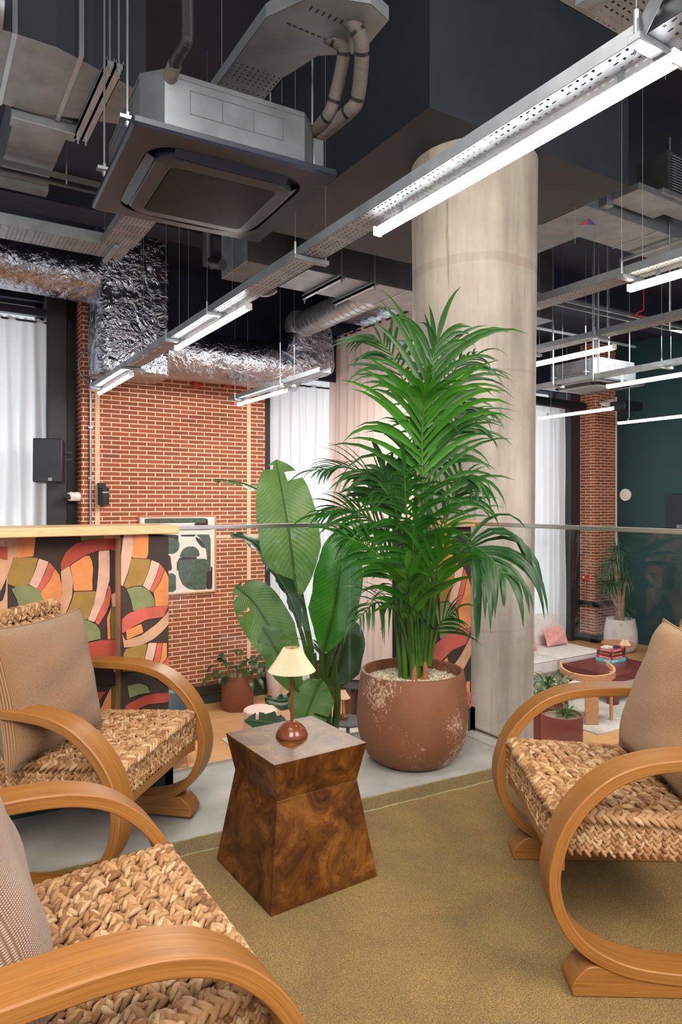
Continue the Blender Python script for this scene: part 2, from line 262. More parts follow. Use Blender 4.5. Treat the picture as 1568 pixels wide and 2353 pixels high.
# ------------------------------------------------------------ mesh builder
class MB:
    def __init__(s): s.v = []; s.f = []; s.m = []; s.uv = []
    def add(s, vs, fs, m=0, uvs=None):
        b = len(s.v); s.v += [tuple(p) for p in vs]
        for i, f in enumerate(fs):
            s.f.append([b + k for k in f]); s.m.append(m); s.uv.append(uvs[i] if uvs else None)
        return s
    def box(s, x0, x1, y0, y1, z0, z1, m=0):
        x0, x1 = sorted((x0, x1)); y0, y1 = sorted((y0, y1)); z0, z1 = sorted((z0, z1))
        v = [(x, y, z) for z in (z0, z1) for y in (y0, y1) for x in (x0, x1)]
        return s.add(v, [(0, 2, 3, 1), (4, 5, 7, 6), (0, 1, 5, 4), (2, 6, 7, 3), (0, 4, 6, 2), (1, 3, 7, 5)], m)
    def obox(s, c, ax, ay, az, m=0):      # centre and three half-axis vectors
        c, ax, ay, az = map(Vector, (c, ax, ay, az))
        v = [c + ax * i + ay * j + az * k for k in (-1, 1) for j in (-1, 1) for i in (-1, 1)]
        return s.add(v, [(0, 2, 3, 1), (4, 5, 7, 6), (0, 1, 5, 4), (2, 6, 7, 3), (0, 4, 6, 2), (1, 3, 7, 5)], m)
    def bar(s, a, b, w, h, m=0, up=(0, 0, 1)):
        a, b = Vector(a), Vector(b); d = (b - a); L = d.length; d.normalize(); u = Vector(up)
        if abs(d.dot(u)) > .95: u = Vector((0, 1, 0))
        sd = d.cross(u).normalized(); u = sd.cross(d)
        return s.obox((a + b) / 2, d * L / 2, sd * w / 2, u * h / 2, m)
    def tube(s, pts, r, n=10, m=0, cap=True):
        pts = [Vector(p) for p in pts]; N = len(pts); rs = r if isinstance(r, (list, tuple)) else [r] * N
        vs = []; prev = None; L = 0; Ls = [0]
        for i, p in enumerate(pts):
            d = (pts[min(i + 1, N - 1)] - pts[max(i - 1, 0)]).normalized()
            if prev is None: a = d.cross(Vector((0, 0, 1))); a = a if a.length > .1 else d.cross(Vector((0, 1, 0)))
            else: a = prev - d * prev.dot(d)
            a.normalize(); prev = a; b = d.cross(a)
            for k in range(n):
                t = 2 * math.pi * k / n; vs.append(p + (a * math.cos(t) + b * math.sin(t)) * rs[i])
            if i: L += (p - pts[i - 1]).length; Ls.append(L)
        fs = []; uv = []
        for i in range(N - 1):
            for k in range(n):
                k2 = (k + 1) % n; fs.append((i * n + k, i * n + k2, (i + 1) * n + k2, (i + 1) * n + k))
                c = 2 * math.pi * rs[i] / n; uv.append([(Ls[i], k * c), (Ls[i], (k + 1) * c), (Ls[i + 1], (k + 1) * c), (Ls[i + 1], k * c)])
        if cap: fs += [tuple(range(n - 1, -1, -1)), tuple((N - 1) * n + k for k in range(n))]; uv += [None, None]
        return s.add(vs, fs, m, uv)
    def lathe(s, prof, c=(0, 0, 0), n=40, m=0, cap=(False, False), wob=None):
        vs = []; c = Vector(c)
        for (r, z) in prof:
            for k in range(n):
                t = 2 * math.pi * k / n; rr = r * (wob(t, z) if wob else 1); vs.append(c + Vector((rr * math.cos(t), rr * math.sin(t), z)))
        fs = []
        for i in range(len(prof) - 1):
            for k in range(n):
                k2 = (k + 1) % n; fs.append((i * n + k, i * n + k2, (i + 1) * n + k2, (i + 1) * n + k))
        if cap[0]: fs.append(tuple(range(n - 1, -1, -1)))
        if cap[1]: fs.append(tuple((len(prof) - 1) * n + k for k in range(n)))
        return s.add(vs, fs, m)
    def prism(s, poly, axis, a0, a1, m=0):   # poly of 2D points, extruded along axis ('x','y','z')
        def P(p, a): return (a, p[0], p[1]) if axis == 'x' else (p[0], a, p[1]) if axis == 'y' else (p[0], p[1], a)
        n = len(poly); vs = [P(p, a0) for p in poly] + [P(p, a1) for p in poly]
        fs = [tuple(range(n - 1, -1, -1)), tuple(range(n, 2 * n))] + [(i, (i + 1) % n, n + (i + 1) % n, n + i) for i in range(n)]
        return s.add(vs, fs, m)
    def strip(s, path, half_w, th, m=0):     # rectangular section swept in the local x/z plane, width along y; path of (x, y, z)
        P = [Vector(p) for p in path]; N = len(P); vs = []; L = 0; Ls = [0]
        for i, p in enumerate(P):
            d = (P[min(i + 1, N - 1)] - P[max(i - 1, 0)]); d.y = 0; d.normalize(); nrm = Vector((-d.z, 0, d.x))
            for (a, b) in ((-1, -1), (1, -1), (1, 1), (-1, 1)): vs.append(p + Vector((0, a * half_w, 0)) + nrm * b * th / 2)
            if i: L += (p - P[i - 1]).length; Ls.append(L)
        fs = []; uv = []
        for i in range(N - 1):
            for k in range(4):
                k2 = (k + 1) % 4; fs.append((i * 4 + k, (i + 1) * 4 + k, (i + 1) * 4 + k2, i * 4 + k2))
                wv = half_w * 2 if k in (0, 2) else th; o = k * .37
                uv.append([(Ls[i], o), (Ls[i + 1], o), (Ls[i + 1], o + wv), (Ls[i], o + wv)])
        fs += [(0, 1, 2, 3), ((N - 1) * 4 + 3, (N - 1) * 4 + 2, (N - 1) * 4 + 1, (N - 1) * 4)]; uv += [None, None]
        return s.add(vs, fs, m, uv)
    def build(s, name, mats, parent=None, label=None, kind=None, smooth=40, bevel=0, local=False, origin=None):
        if not isinstance(mats, (list, tuple)): mats = [mats]
        off = Vector((0, 0, 0))
        if not local:
            if parent is not None:
                pl = parent; off = Vector((0, 0, 0))
                while pl is not None: off = off + pl.location; pl = pl.parent
            elif origin is not None: off = Vector(origin)
            else:
                a = np.array(s.v); off = Vector(((a[:, 0].min() + a[:, 0].max()) / 2, (a[:, 1].min() + a[:, 1].max()) / 2, a[:, 2].min()))
        me = bpy.data.meshes.new(name); V = np.array(s.v, dtype=np.float64) - np.array(off)
        me.from_pydata(V.tolist(), [], s.f)
        for m_ in mats: me.materials.append(M[m_] if isinstance(m_, str) else m_)
        me.polygons.foreach_set('material_index', s.m)
        uvl = me.uv_layers.new(name='UVMap'); buf = []
        vv = np.array(s.v)
        for f, u in zip(s.f, s.uv):
            if u is not None: buf += [c for q in u for c in q]; continue
            p = vv[f]; nrm = np.zeros(3)
            for i in range(len(f)): nrm += np.cross(p[i], p[(i + 1) % len(f)])
            a = int(np.argmax(np.abs(nrm))); ij = ((1, 2), (0, 2), (0, 1))[a]
            for q in p: buf += [q[ij[0]], q[ij[1]]]
        uvl.data.foreach_set('uv', buf)
        if smooth: me.polygons.foreach_set('use_smooth', [True] * len(me.polygons)); me.set_sharp_from_angle(angle=R(smooth))
        me.validate(); me.update()
        o = bpy.data.objects.new(name, me); COL.objects.link(o)
        if parent is not None: o.parent = parent
        elif not local: o.location = off
        if label: o['label'] = label
        if kind: o['kind'] = kind
        if bevel:
            b = o.modifiers.new('bevel', 'BEVEL'); b.width = bevel; b.segments = 2; b.limit_method = 'ANGLE'; b.angle_limit = R(50)
        return o
def thing(name, label, cat, loc=(0, 0, 0), rotz=0, group=None):
    o = bpy.data.objects.new(name, None); COL.objects.link(o); o.location = loc; o.rotation_euler = (0, 0, rotz); o.empty_display_size = .1
    o['label'] = label; o['category'] = cat
    if group: o['group'] = group
    return o
def tag(o, label, cat, group=None, kind=None):
    o['label'] = label; o['category'] = cat
    if group: o['group'] = group
    if kind: o['kind'] = kind
    return o
def copy_tree(o, parent=None):
    c = o.copy(); COL.objects.link(c); c.parent = parent
    for ch in [x for x in bpy.data.objects if x.parent == o]: copy_tree(ch, c)
    return c
def smoothpts(pts, n=6):                     # Catmull-Rom through points
    P = [Vector(p) for p in pts]; out = []
    for i in range(len(P) - 1):
        a = P[i - 1] if i else P[0] * 2 - P[1]; b, c = P[i], P[i + 1]; d = P[i + 2] if i + 2 < len(P) else c * 2 - b
        for k in range(n):
            t = k / n; out.append(.5 * ((2 * b) + (c - a) * t + (2 * a - 5 * b + 4 * c - d) * t * t + (3 * b - a - 3 * c + d) * t ** 3))
    out.append(P[-1]); return out
# ============================================================ the setting
LOW = -1.6; CEIL = 4.45
def struct(name, mb, m, **k): return mb.build(name, m, kind='structure', **k)
struct('floor', MB().box(-6, 12.6, -3, 10.2, LOW - .1, LOW), 'planks')
fl = MB().box(-6, 2.58, -3, 3.10, -.32, 0); struct('floor_mezzanine', fl, 'slab')
struct('ceiling', MB().box(-6, 12.6, -3, 10.2, CEIL, CEIL + .1), 'navy')
# brick pier with soldier joints, back wall
BX0, BX1, BY = 1.83, 4.42, 9.17
wb_ = MB().box(BX0, BX1, BY, 9.75, LOW, CEIL)
struct('wall_back', wb_, 'brick', smooth=0)
for i, px in enumerate((224, 572)):
    p = onY(px, 1100, BY); struct('trim_%d' % (i + 1), MB().box(p.x - .03, p.x + .03, BY - .004, BY + .01, -1.35, 3.9), 'joint', smooth=0)
pz = onY(500, 1232, BY).z
struct('trim_3', MB().box(BX0 + .02, BX1 - .01, BY - .0035, BY + .01, pz - .03, pz + .015), 'joint', smooth=0)
struct('baseboard_back', MB().box(BX0 - .02, BX1 + .02, BY - .03, BY + .1, LOW, LOW + .14), 'green_skirt')
struct('trim_4', MB().box(BX0 + .02, BX1 + .03, BY - .07, BY - .0, -1.43, -1.34), 'black')
struct('wall_bulkhead', MB().box(2.5, 5.7, 9.08, BY + .01, 3.12, CEIL), 'navy', smooth=0)
# brick pier by the green wall
PX0, PX1, PY0, PY1 = 11.66, 12.3, 8.94, 9.75
struct('wall_pier', MB().box(PX0, PX1, PY0, PY1, LOW, CEIL), 'brick', smooth=0)
struct('trim_5', MB().box(PX0 - .006, PX0 + .01, 9.30, 9.36, LOW + .15, 3.3), 'joint', smooth=0)
struct('trim_6', MB().box(12.17, 12.31, 8.92, 8.945, LOW, 3.3), 'white', smooth=0) if 0 else None
struct('baseboard_pier', MB().box(PX0 - .03, PX1, PY0 - .03, PY0 + .1, LOW, LOW + .15).box(PX0 - .03, PX0 + .05, PY0 - .03, 9.7, LOW, LOW + .15), 'green_skirt')
struct('trim_7', MB().box(PX0 - .06, PX1, PY0 - .06, PY0 + .02, -.87, -.78).box(PX0 - .06, PX0 + .02, PY0 - .06, 9.7, -.87, -.78), 'black')
struct('wall_right', MB().box(12.3, 12.5, -3, 9.75, LOW, CEIL), 'green_wall', smooth=0)
struct('trim_8', MB().box(12.286, 12.3, 8.90, 8.93, LOW, 3.4), 'white', smooth=0)
# window wall: lintels, posts and three glazed windows with sill
def window(n, x0, x1, z0, z1, mull):
    y = 9.72; f = MB()
    f.box(x0, x1, y, y + .12, z0, z0 + .1).box(x0, x1, y, y + .12, z1 - .1, z1).box(x0, x0 + .08, y, y + .12, z0, z1).box(x1 - .08, x1, y, y + .12, z0, z1)
    for m_ in mull: f.box(m_ - .035, m_ + .035, y, y + .12, z0, z1)
    f.box(x0, x1, y, y + .12, .35, .42)
    fr = f.build('window_%d' % n, 'blackframe', kind='structure')
    MB().box(x0 + .05, x1 - .05, y + .05, y + .06, z0 + .05, z1 - .05).build('window_glass', 'glass', fr)
window(1, -5.5, 1.45, LOW, 3.9, (-3.9, -2.3, -.7)); window(2, 4.75, 8.3, LOW, 3.7, (6.5,)); window(3, 8.3, 11.4, LOW, 3.7, (9.85,))
struct('wall_lintel', MB().box(-6, BX0, 9.6, 9.9, 3.85, CEIL).box(BX1, PX0, 9.6, 9.9, 3.5, CEIL), 'navy', smooth=0)
# dark steel posts beside the windows
for i, (x0, x1, y0) in enumerate(((1.45, 1.69, 9.35), (BX1, 4.6, 9.35), (11.36, PX0, 9.3))):
    struct('trim_%d' % (9 + i), MB().box(x0, x1, y0, 9.75, LOW, CEIL), 'blackframe', bevel=.01)
struct('trim_12', MB().box(1.69, BX0, 9.5, 9.75, LOW, CEIL), 'black')
struct('trim_13', MB().box(-6, 1.45, 9.45, 9.55, 3.62, 3.72), 'blackframe')
# column head beam and column
struct('ceiling_beam', MB().box(2.39, 4.13, 2.90, 4.9, 3.40, CEIL), 'navy2', smooth=0)
struct('ceiling_beam', MB().box(-3, 6, 7.2, 7.6, 4.2, CEIL), 'navy', smooth=0)
struct('ceiling_beam', MB().box(6.2, 12.3, 6.4, 7.0, 4.1, CEIL), 'navy', smooth=0)
cc = at(1089, 1150, 4.42)
col = MB().lathe([(.372, LOW), (.374, -.1), (.385, 1.6), (.402, 3.4)], (cc.x, cc.y, 0), 72)
struct('column', col, 'column', smooth=60)
struct('trim_14', MB().lathe([(.4005, 2.62), (.4015, 2.625)], (cc.x, cc.y, 0), 72).lathe([(.394, 1.85), (.395, 1.853)], (cc.x, cc.y, 0), 72), 'column') if 0 else None

# ---------------------------------------------------------- mural half walls with oak caps
PALC = dict(dark=srgb(62, 48, 42), tan=srgb(206, 158, 124), orange=srgb(226, 142, 84), ochre=srgb(160, 124, 62), pink=srgb(220, 176, 156), coral=srgb(202, 98, 82), green=srgb(130, 136, 92), red=srgb(176, 74, 56), olive=srgb(112, 96, 42))
MK = list(PALC)
for k, c in PALC.items():
    t = NT('wallpaper_' + k); v = t.coord('Object'); t.l(t.ramp(t.noise(v, 9, 6, .65), [(.3, mul(c, .62)), (.7, mul(c, .98))]), t.b.inputs['Base Color']); t.b.inputs['Roughness'].default_value = .85
    t.bump(t.noise(t.coord('Object', (1, 1, 6)), 160, 3), .15, .002); M['wp_' + k] = t.m
LEFT = [('tan', [(0, 250), (140, 250), (120, 430), (100, 430), (60, 560), (0, 690)]), ('orange', [(140, 250), (268, 250), (262, 340), (250, 420), (120, 430)]),
 ('green', [(600, 240), (780, 240), (780, 292), (690, 290), (610, 308)]), ('pink', [(780, 240), (880, 240), (880, 284), (780, 292)]),
 ('ochre', [(100, 430), (180, 425), (285, 432), (262, 520), (220, 630), (120, 650), (45, 620)]), ('pink', [(292, 436), (365, 460), (330, 550), (280, 660), (218, 632), (262, 530)]),
 ('coral', [(368, 462), (410, 510), (370, 600), (300, 690), (274, 660), (330, 560)]), ('orange', [(412, 512), (445, 560), (465, 650), (462, 720), (440, 790), (330, 800), (322, 740), (302, 690), (370, 605)]),
 ('green', [(85, 665), (140, 640), (205, 635), (270, 655), (310, 700), (325, 760), (325, 795), (240, 805), (150, 830), (125, 740)]),
 ('coral', [(80, 880), (150, 832), (240, 807), (330, 797), (440, 790), (410, 875), (310, 890), (200, 910)]),
 ('tan', [(455, 530), (520, 490), (548, 600), (540, 720), (500, 830), (420, 920), (340, 960), (350, 930), (400, 880), (440, 800), (465, 690), (460, 600)]),
 ('red', [(455, 530), (455, 470), (490, 390), (570, 320), (690, 292), (800, 286), (905, 286), (905, 385), (830, 368), (740, 376), (640, 408), (560, 458), (520, 490)]),
 ('orange', [(525, 492), (560, 465), (640, 414), (670, 415), (690, 460), (697, 520), (690, 600), (693, 675), (552, 678), (548, 600)]),
 ('ochre', [(552, 684), (720, 680), (700, 780), (655, 893), (575, 893), (490, 860), (505, 830), (542, 740)]),
 ('pink', [(738, 380), (820, 372), (822, 480), (820, 600), (780, 750), (708, 912), (657, 895), (702, 780), (727, 650), (738, 500)]),
 ('coral', [(808, 630), (825, 650), (832, 690), (820, 780), (790, 850), (737, 935), (712, 913), (780, 750), (808, 670)]),
 ('tan', [(905, 460), (905, 790), (840, 798), (832, 705), (868, 690), (890, 620)]),
 ('green', [(575, 897), (655, 897), (720, 930), (750, 980), (752, 1038), (690, 1050), (625, 1070), (595, 950)]),
 ('olive', [(835, 797), (900, 792), (905, 900), (905, 1036), (832, 1040), (824, 900)]), ('orange', [(800, 880), (832, 800), (820, 900), (828, 1040), (806, 1040)]),
 ('red', [(620, 1074), (750, 1047), (880, 1040), (908, 1055), (908, 1180), (840, 1180), (750, 1195), (660, 1222)]),
 ('pink', [(845, 1183), (905, 1183), (905, 1285), (850, 1285)]), ('dark', [(500, 1285), (905, 1285), (905, 1380), (500, 1380)]),
 ('red', [(690, 1432), (790, 1432), (700, 1560)]), ('orange', [(735, 1600), (780, 1500), (832, 1390), (832, 1700), (740, 1700)]), ('olive', [(838, 1390), (900, 1385), (900, 1700), (832, 1700)])]
RIGHT = [('pink', [(930, 250), (1005, 250), (995, 400), (960, 540), (922, 640), (908, 640), (908, 420)]), ('orange', [(1008, 250), (1116, 250), (1112, 400), (1100, 435), (990, 430)]),
 ('ochre', [(985, 434), (1132, 442), (1110, 540), (1070, 638), (1010, 640), (950, 660), (928, 640), (965, 540)]), ('pink', [(1138, 446), (1200, 475), (1170, 570), (1122, 678), (1072, 640), (1110, 550)]),
 ('coral', [(1203, 478), (1235, 520), (1200, 610), (1150, 690), (1124, 678), (1170, 580)]), ('orange', [(1238, 522), (1265, 575), (1265, 790), (1168, 795), (1162, 740), (1152, 690), (1205, 610)]),
 ('green', [(950, 665), (1010, 645), (1065, 645), (1120, 680), (1155, 735), (1165, 793), (1080, 805), (1000, 830), (982, 740)]),
 ('coral', [(915, 890), (960, 850), (1060, 808), (1160, 797), (1265, 792), (1225, 873), (1100, 893), (1000, 945), (915, 1000)]), ('orange', [(945, 975), (1060, 925), (1075, 990), (950, 1045)]),
 ('tan', [(1265, 825), (1265, 930), (1210, 990), (1150, 1040), (1050, 1090), (930, 1105), (915, 1000), (940, 1050), (1060, 1010), (1170, 930), (1228, 872)]),
 ('ochre', [(945, 1112), (1105, 1072), (1085, 1180), (1045, 1283), (915, 1280), (927, 1150)]), ('pink', [(1112, 1068), (1176, 1068), (1152, 1180), (1100, 1300), (1047, 1285), (1088, 1180)]),
 ('coral', [(1180, 1068), (1218, 1068), (1200, 1200), (1140, 1310), (1102, 1300), (1155, 1190)]), ('orange', [(1222, 1068), (1250, 1068), (1250, 1180), (1200, 1240), (1145, 1310), (1203, 1200)]),
 ('coral', [(1265, 1170), (1265, 1400), (1143, 1312), (1200, 1245)]), ('green', [(955, 1390), (1040, 1370), (1100, 1390), (1125, 1440), (1050, 1450), (970, 1480)]),
 ('red', [(912, 1600), (950, 1530), (1080, 1465), (1170, 1445), (1265, 1440), (1265, 1510), (1100, 1530), (1000, 1580), (912, 1640)]), ('orange', [(930, 1640), (1000, 1590), (1040, 1565), (1060, 1640), (1055, 1700), (930, 1700)])]
def chaikin(p, k=.22):
    out = []
    for i in range(len(p)):
        a, b = p[i], p[(i + 1) % len(p)]; out += [(a[0] + (b[0] - a[0]) * k, a[1] + (b[1] - a[1]) * k), (b[0] - (b[0] - a[0]) * k, b[1] - (b[1] - a[1]) * k)]
    return out
from mathutils.geometry import tessellate_polygon
def mural(mb, shapes, f, eps=.0004):
    for i, (c, poly) in enumerate(shapes):
        pts = []
        q = chaikin(poly, .06)
        pts = [f(x, y) + Vector((0, -eps * (i + 1), 0)) for x, y in q]
        mb.add(pts, [tuple(t) for t in tessellate_polygon([pts])], MK.index(c))
WY = 2.88; WL = 2.97
def crop7(x, y): return onY(x / 3.267, 1150 + y / 3.267, WY)
def crop7L(x, y): return onY(x / 3.267, 1150 + y / 3.267, WL)
xr = crop7(1266, 900).x; xs = crop7(907, 900).x; ztop = crop7(600, 265).z; CAPZ = ztop
wl = thing('half_wall', 'low wall with abstract coral and ochre wallpaper left behind the armchairs', 'half wall', (0, 2.95, 0))
body = MB().box(-3, xs + .01, WL, 3.12, 0, ztop - .01, MK.index('dark')).box(xs, xr, WY, 3.12, 0, ztop - .01, MK.index('dark'))
def cl(poly, a, b): return [(min(max(x, a), b), y) for x, y in poly]
mural(body, [(c, cl(p, 0, 905)) for c, p in LEFT], lambda x, y: crop7L(x, min(y, 1700)))
mural(body, [(c, cl(p, 909, 1264)) for c, p in RIGHT], crop7)
body.add([(xs - .0006, WY, 0), (xs - .0006, WL, 0), (xs - .0006, WL, ztop), (xs - .0006, WY, ztop)], [(0, 1, 2, 3)], MK.index('tan'))
# pattern carries on to the left of the frame
mural(body, [(c, [(x - 850, y + 60) for x, y in p]) for c, p in LEFT], lambda x, y: crop7L(x, max(262, min(y, 1700))))
b_ = body.build('wall_body', ['wp_' + k for k in MK], wl, smooth=0); 
MB().box(-3, xr + .035, WY - .035, 3.16, ztop, ztop + .036).build('oak_cap', 'oak', wl, bevel=.004, label='pale oak capping')
MB().box(-3, xs, WL - .016, WL + .02, 0, .12).box(xs, xr + .015, WY - .016, WY + .02, 0, .12).box(xr - .02, xr + .015, WY - .016, 3.12, 0, .12).build('skirting', 'green_skirt', wl)
wr = thing('half_wall', 'narrow low wall with abstract wallpaper beside the concrete column', 'half wall', (2.45, 2.95, 0))
PL, PR = 2.30, 2.60
WY = 2.80
pb = MB().box(PL, PR, WY, 3.12, 0, ztop, MK.index('dark'))
fx = lambda x, y: Vector((PL + .002 + (x - 909) / 356 * (PR - PL - .004), WY, ztop - (y - 262) * .00128 * .82))
def clipy(p): return [(x, min(y, 1280)) for x, y in p]
mural(pb, [(c, clipy(cl(p, 909, 1264))) for c, p in RIGHT if min(y for x, y in p) < 1250], fx)
mural(pb, [('coral', [(909, 1180), (1000, 1230), (1264, 1170), (1264, 1120), (1000, 1170), (909, 1130)])], fx, .009)
pb.build('wall_body', ['wp_' + k for k in MK], wr, smooth=0)
MB().box(PL - .03, PR + .035, WY - .035, 3.16, ztop, ztop + .036).build('oak_cap', 'oak', wr, bevel=.004, label='pale oak capping')
MB().box(PL - .015, PR + .015, WY - .016, WY + .02, 0, .12).box(PR - .02, PR + .015, WY - .016, 3.12, 0, .12).build('skirting', 'green_skirt', wr)

# ---------------------------------------------------------- glass balustrades
GT = 1.118
def balustrade(label, x0, x1, y0, y1, splits, ax):
    g = thing('glass_balustrade', label, 'balustrade', ((x0 + x1) / 2, (y0 + y1) / 2, 0))
    prev = (x0 if ax == 'x' else y0)
    for s_ in splits + [x1 if ax == 'x' else y1]:
        m_ = MB(); e = .004
        if ax == 'x': m_.box(prev + e, s_ - e, y0, y1, -.01, GT)
        else: m_.box(x0, x1, prev + e, s_ - e, -.01, GT)
        m_.build('glass_panel', 'glass', g, smooth=0); prev = s_
    r = MB()
    if ax == 'x': r.box(x0, x1, (y0 + y1) / 2 - .013, (y0 + y1) / 2 + .013, GT, GT + .02)
    else: r.box((x0 + x1) / 2 - .013, (x0 + x1) / 2 + .013, y0, y1, GT, GT + .02)
    r.build('cap_rail', 'steel', g, bevel=.002, label='slim brushed steel cap rail')
    r = MB()
    if ax == 'x': r.box(x0, x1, y0 - .004, y0 - .001, 0, .004).box(x0, x1, y1 + .001, y1 + .012, -.02, .004)
    else: r.box(x0 - .03, x0 - .003, y0, y1, -.02, .004).box(x1 + .002, x1 + .02, y0, y1, -.02, .004)
    r.build('base_channel', 'steel', g)
balustrade('glass balustrade panels behind the side table, between the two wallpapered low walls', xr + .002, PL - .002, 3.064, 3.076, [1.98], 'x')
balustrade('glass balustrade running right from the narrow wallpapered wall, before the column', 2.606, 2.618, -2.9, 2.83, [.9], 'y')
struct('trim_15', MB().box(2.50, 2.58, -3, WY - .03, 0, .006), 'slab')
# ============================================================ mezzanine rug
rg = bpy.data.objects.new('rug', None); COL.objects.link(rg); rg.location = (1.2, 2.36, 0)
a_ = -.075; rg.rotation_euler = (0, 0, a_); tag(rg, 'olive green cut pile rug under the side table and armchairs', 'rug')
m_ = MB()
nx, ny = 60, 60
X0, X1, Y0, Y1 = -1.45, 1.28, -4.2, .03
m_.box(X0, X1, Y0, Y1, .001, .016)
m_.build('rug_pile', 'rug', rg, local=True, bevel=.005)
m_ = MB()
def ribbon(mb, x0, x1, y0, y1, z0, z1): mb.box(x0, x1, y0, y1, z0, z1)
ribbon(m_, X0 + .005, X1 - .005, Y1 - .115, Y1 - .004, .012, .0178)
ribbon(m_, X0 + .005, X0 + .115, Y0, Y1 - .1, .012, .0177)
m_.build('rug_border', 'rug_border', rg, local=True, label='slightly darker border band', bevel=.003)
m_ = MB(); rr = random.Random(3)
def wig(mb, x0, x1, y, w):
    n = 90; pts = []
    for i in range(n + 1): pts.append((x0 + (x1 - x0) * i / n, y + .003 * math.sin(i * .9) + rr.uniform(-.002, .002), .0170))
    mb.tube(pts, w, 5)
wig(m_, X0 + .02, X1 - .02, Y1 - .118, .0042); wig(m_, X0 + .01, X1 - .01, Y1 - .012, .003)
m_.build('carved_line', 'rug_line', rg, local=True, label='pale carved line')

# ============================================================ woven seat blocks
def ell(nseg=7, nring=5):
    vs = [(-1, 0, 0)]
    for i in range(1, nring):
        a = -math.cos(math.pi * i / nring); r = math.sin(math.pi * i / nring) ** .8
        for k in range(nseg): t = 2 * math.pi * k / nseg; vs.append((a, r * math.cos(t), r * math.sin(t)))
    vs.append((1, 0, 0)); fs = []
    for k in range(nseg): fs.append((0, 1 + (k + 1) % nseg, 1 + k))
    for i in range(nring - 2):
        for k in range(nseg): a = 1 + i * nseg; fs.append((a + k, a + (k + 1) % nseg, a + nseg + (k + 1) % nseg, a + nseg + k))
    b = 1 + (nring - 2) * nseg; e = len(vs) - 1
    for k in range(nseg): fs.append((b + k, b + (k + 1) % nseg, e))
    return np.array(vs, float), fs
EV, EF = ell()
def strands(S):          # S: list of (centre, dir, normal, half_len, half_w, half_h) -> vertices, faces, uvs
    V = []; Fa = []; UV = []; n = len(EV)
    for i, (c, d, nn, hl, hw, hh) in enumerate(S):
        c, d, nn = np.array(c), np.array(d), np.array(nn); d = d / np.linalg.norm(d); nn = nn - d * nn.dot(d); nn /= np.linalg.norm(nn); b = np.cross(nn, d)
        bend = EV[:, 0:1] ** 2 * hh * -.7
        P = c + EV[:, 0:1] * d * hl + EV[:, 1:2] * b * hw + (EV[:, 2:3] * hh + bend) * nn
        V.append(P); o = i * n; Fa += [[o + k for k in f] for f in EF]
    V = np.concatenate(V)
    for i in range(len(S)):
        sh = (i * 0.731) % 5
        for f in EF: UV.append([(EV[k, 0] * .5 + sh, math.atan2(EV[k, 2], EV[k, 1] + 1e-6) / 6.28 + sh) for k in f])
    return V, Fa, UV
def braid(S, pts, nrm, w, pitch, rnd, th=.0075, hw=None):
    pts = np.array(pts, float); seg = np.linalg.norm(np.diff(pts, axis=0), axis=1); cum = np.concatenate([[0], np.cumsum(seg)]); L = cum[-1]
    k = 0; s_ = pitch * .3
    while s_ < L:
        p = np.array([np.interp(s_, cum, pts[:, j]) for j in range(3)]); q = np.array([np.interp(min(s_ + .006, L), cum, pts[:, j]) for j in range(3)]); r0 = np.array([np.interp(max(s_ - .006, 0), cum, pts[:, j]) for j in range(3)])
        t = q - r0; t /= np.linalg.norm(t) + 1e-9; n = nrm(p) if callable(nrm) else np.array(nrm, float); n = n - t * n.dot(t); n /= np.linalg.norm(n) + 1e-9; sd = np.cross(n, t)
        sg = 1 if k % 2 else -1; ang = R(36 + rnd.uniform(-9, 9))
        d = t * math.cos(ang) - sd * sg * math.sin(ang) + n * .16
        c = p + sd * sg * w * .23 + n * rnd.uniform(-.0012, .0016) + t * rnd.uniform(-.0015, .0015)
        S.append((c, d, n, pitch * 1.32 * rnd.uniform(.92, 1.1), (hw or w * .27) * rnd.uniform(.88, 1.12), th * rnd.uniform(.9, 1.12))); s_ += pitch * .62; k += 1
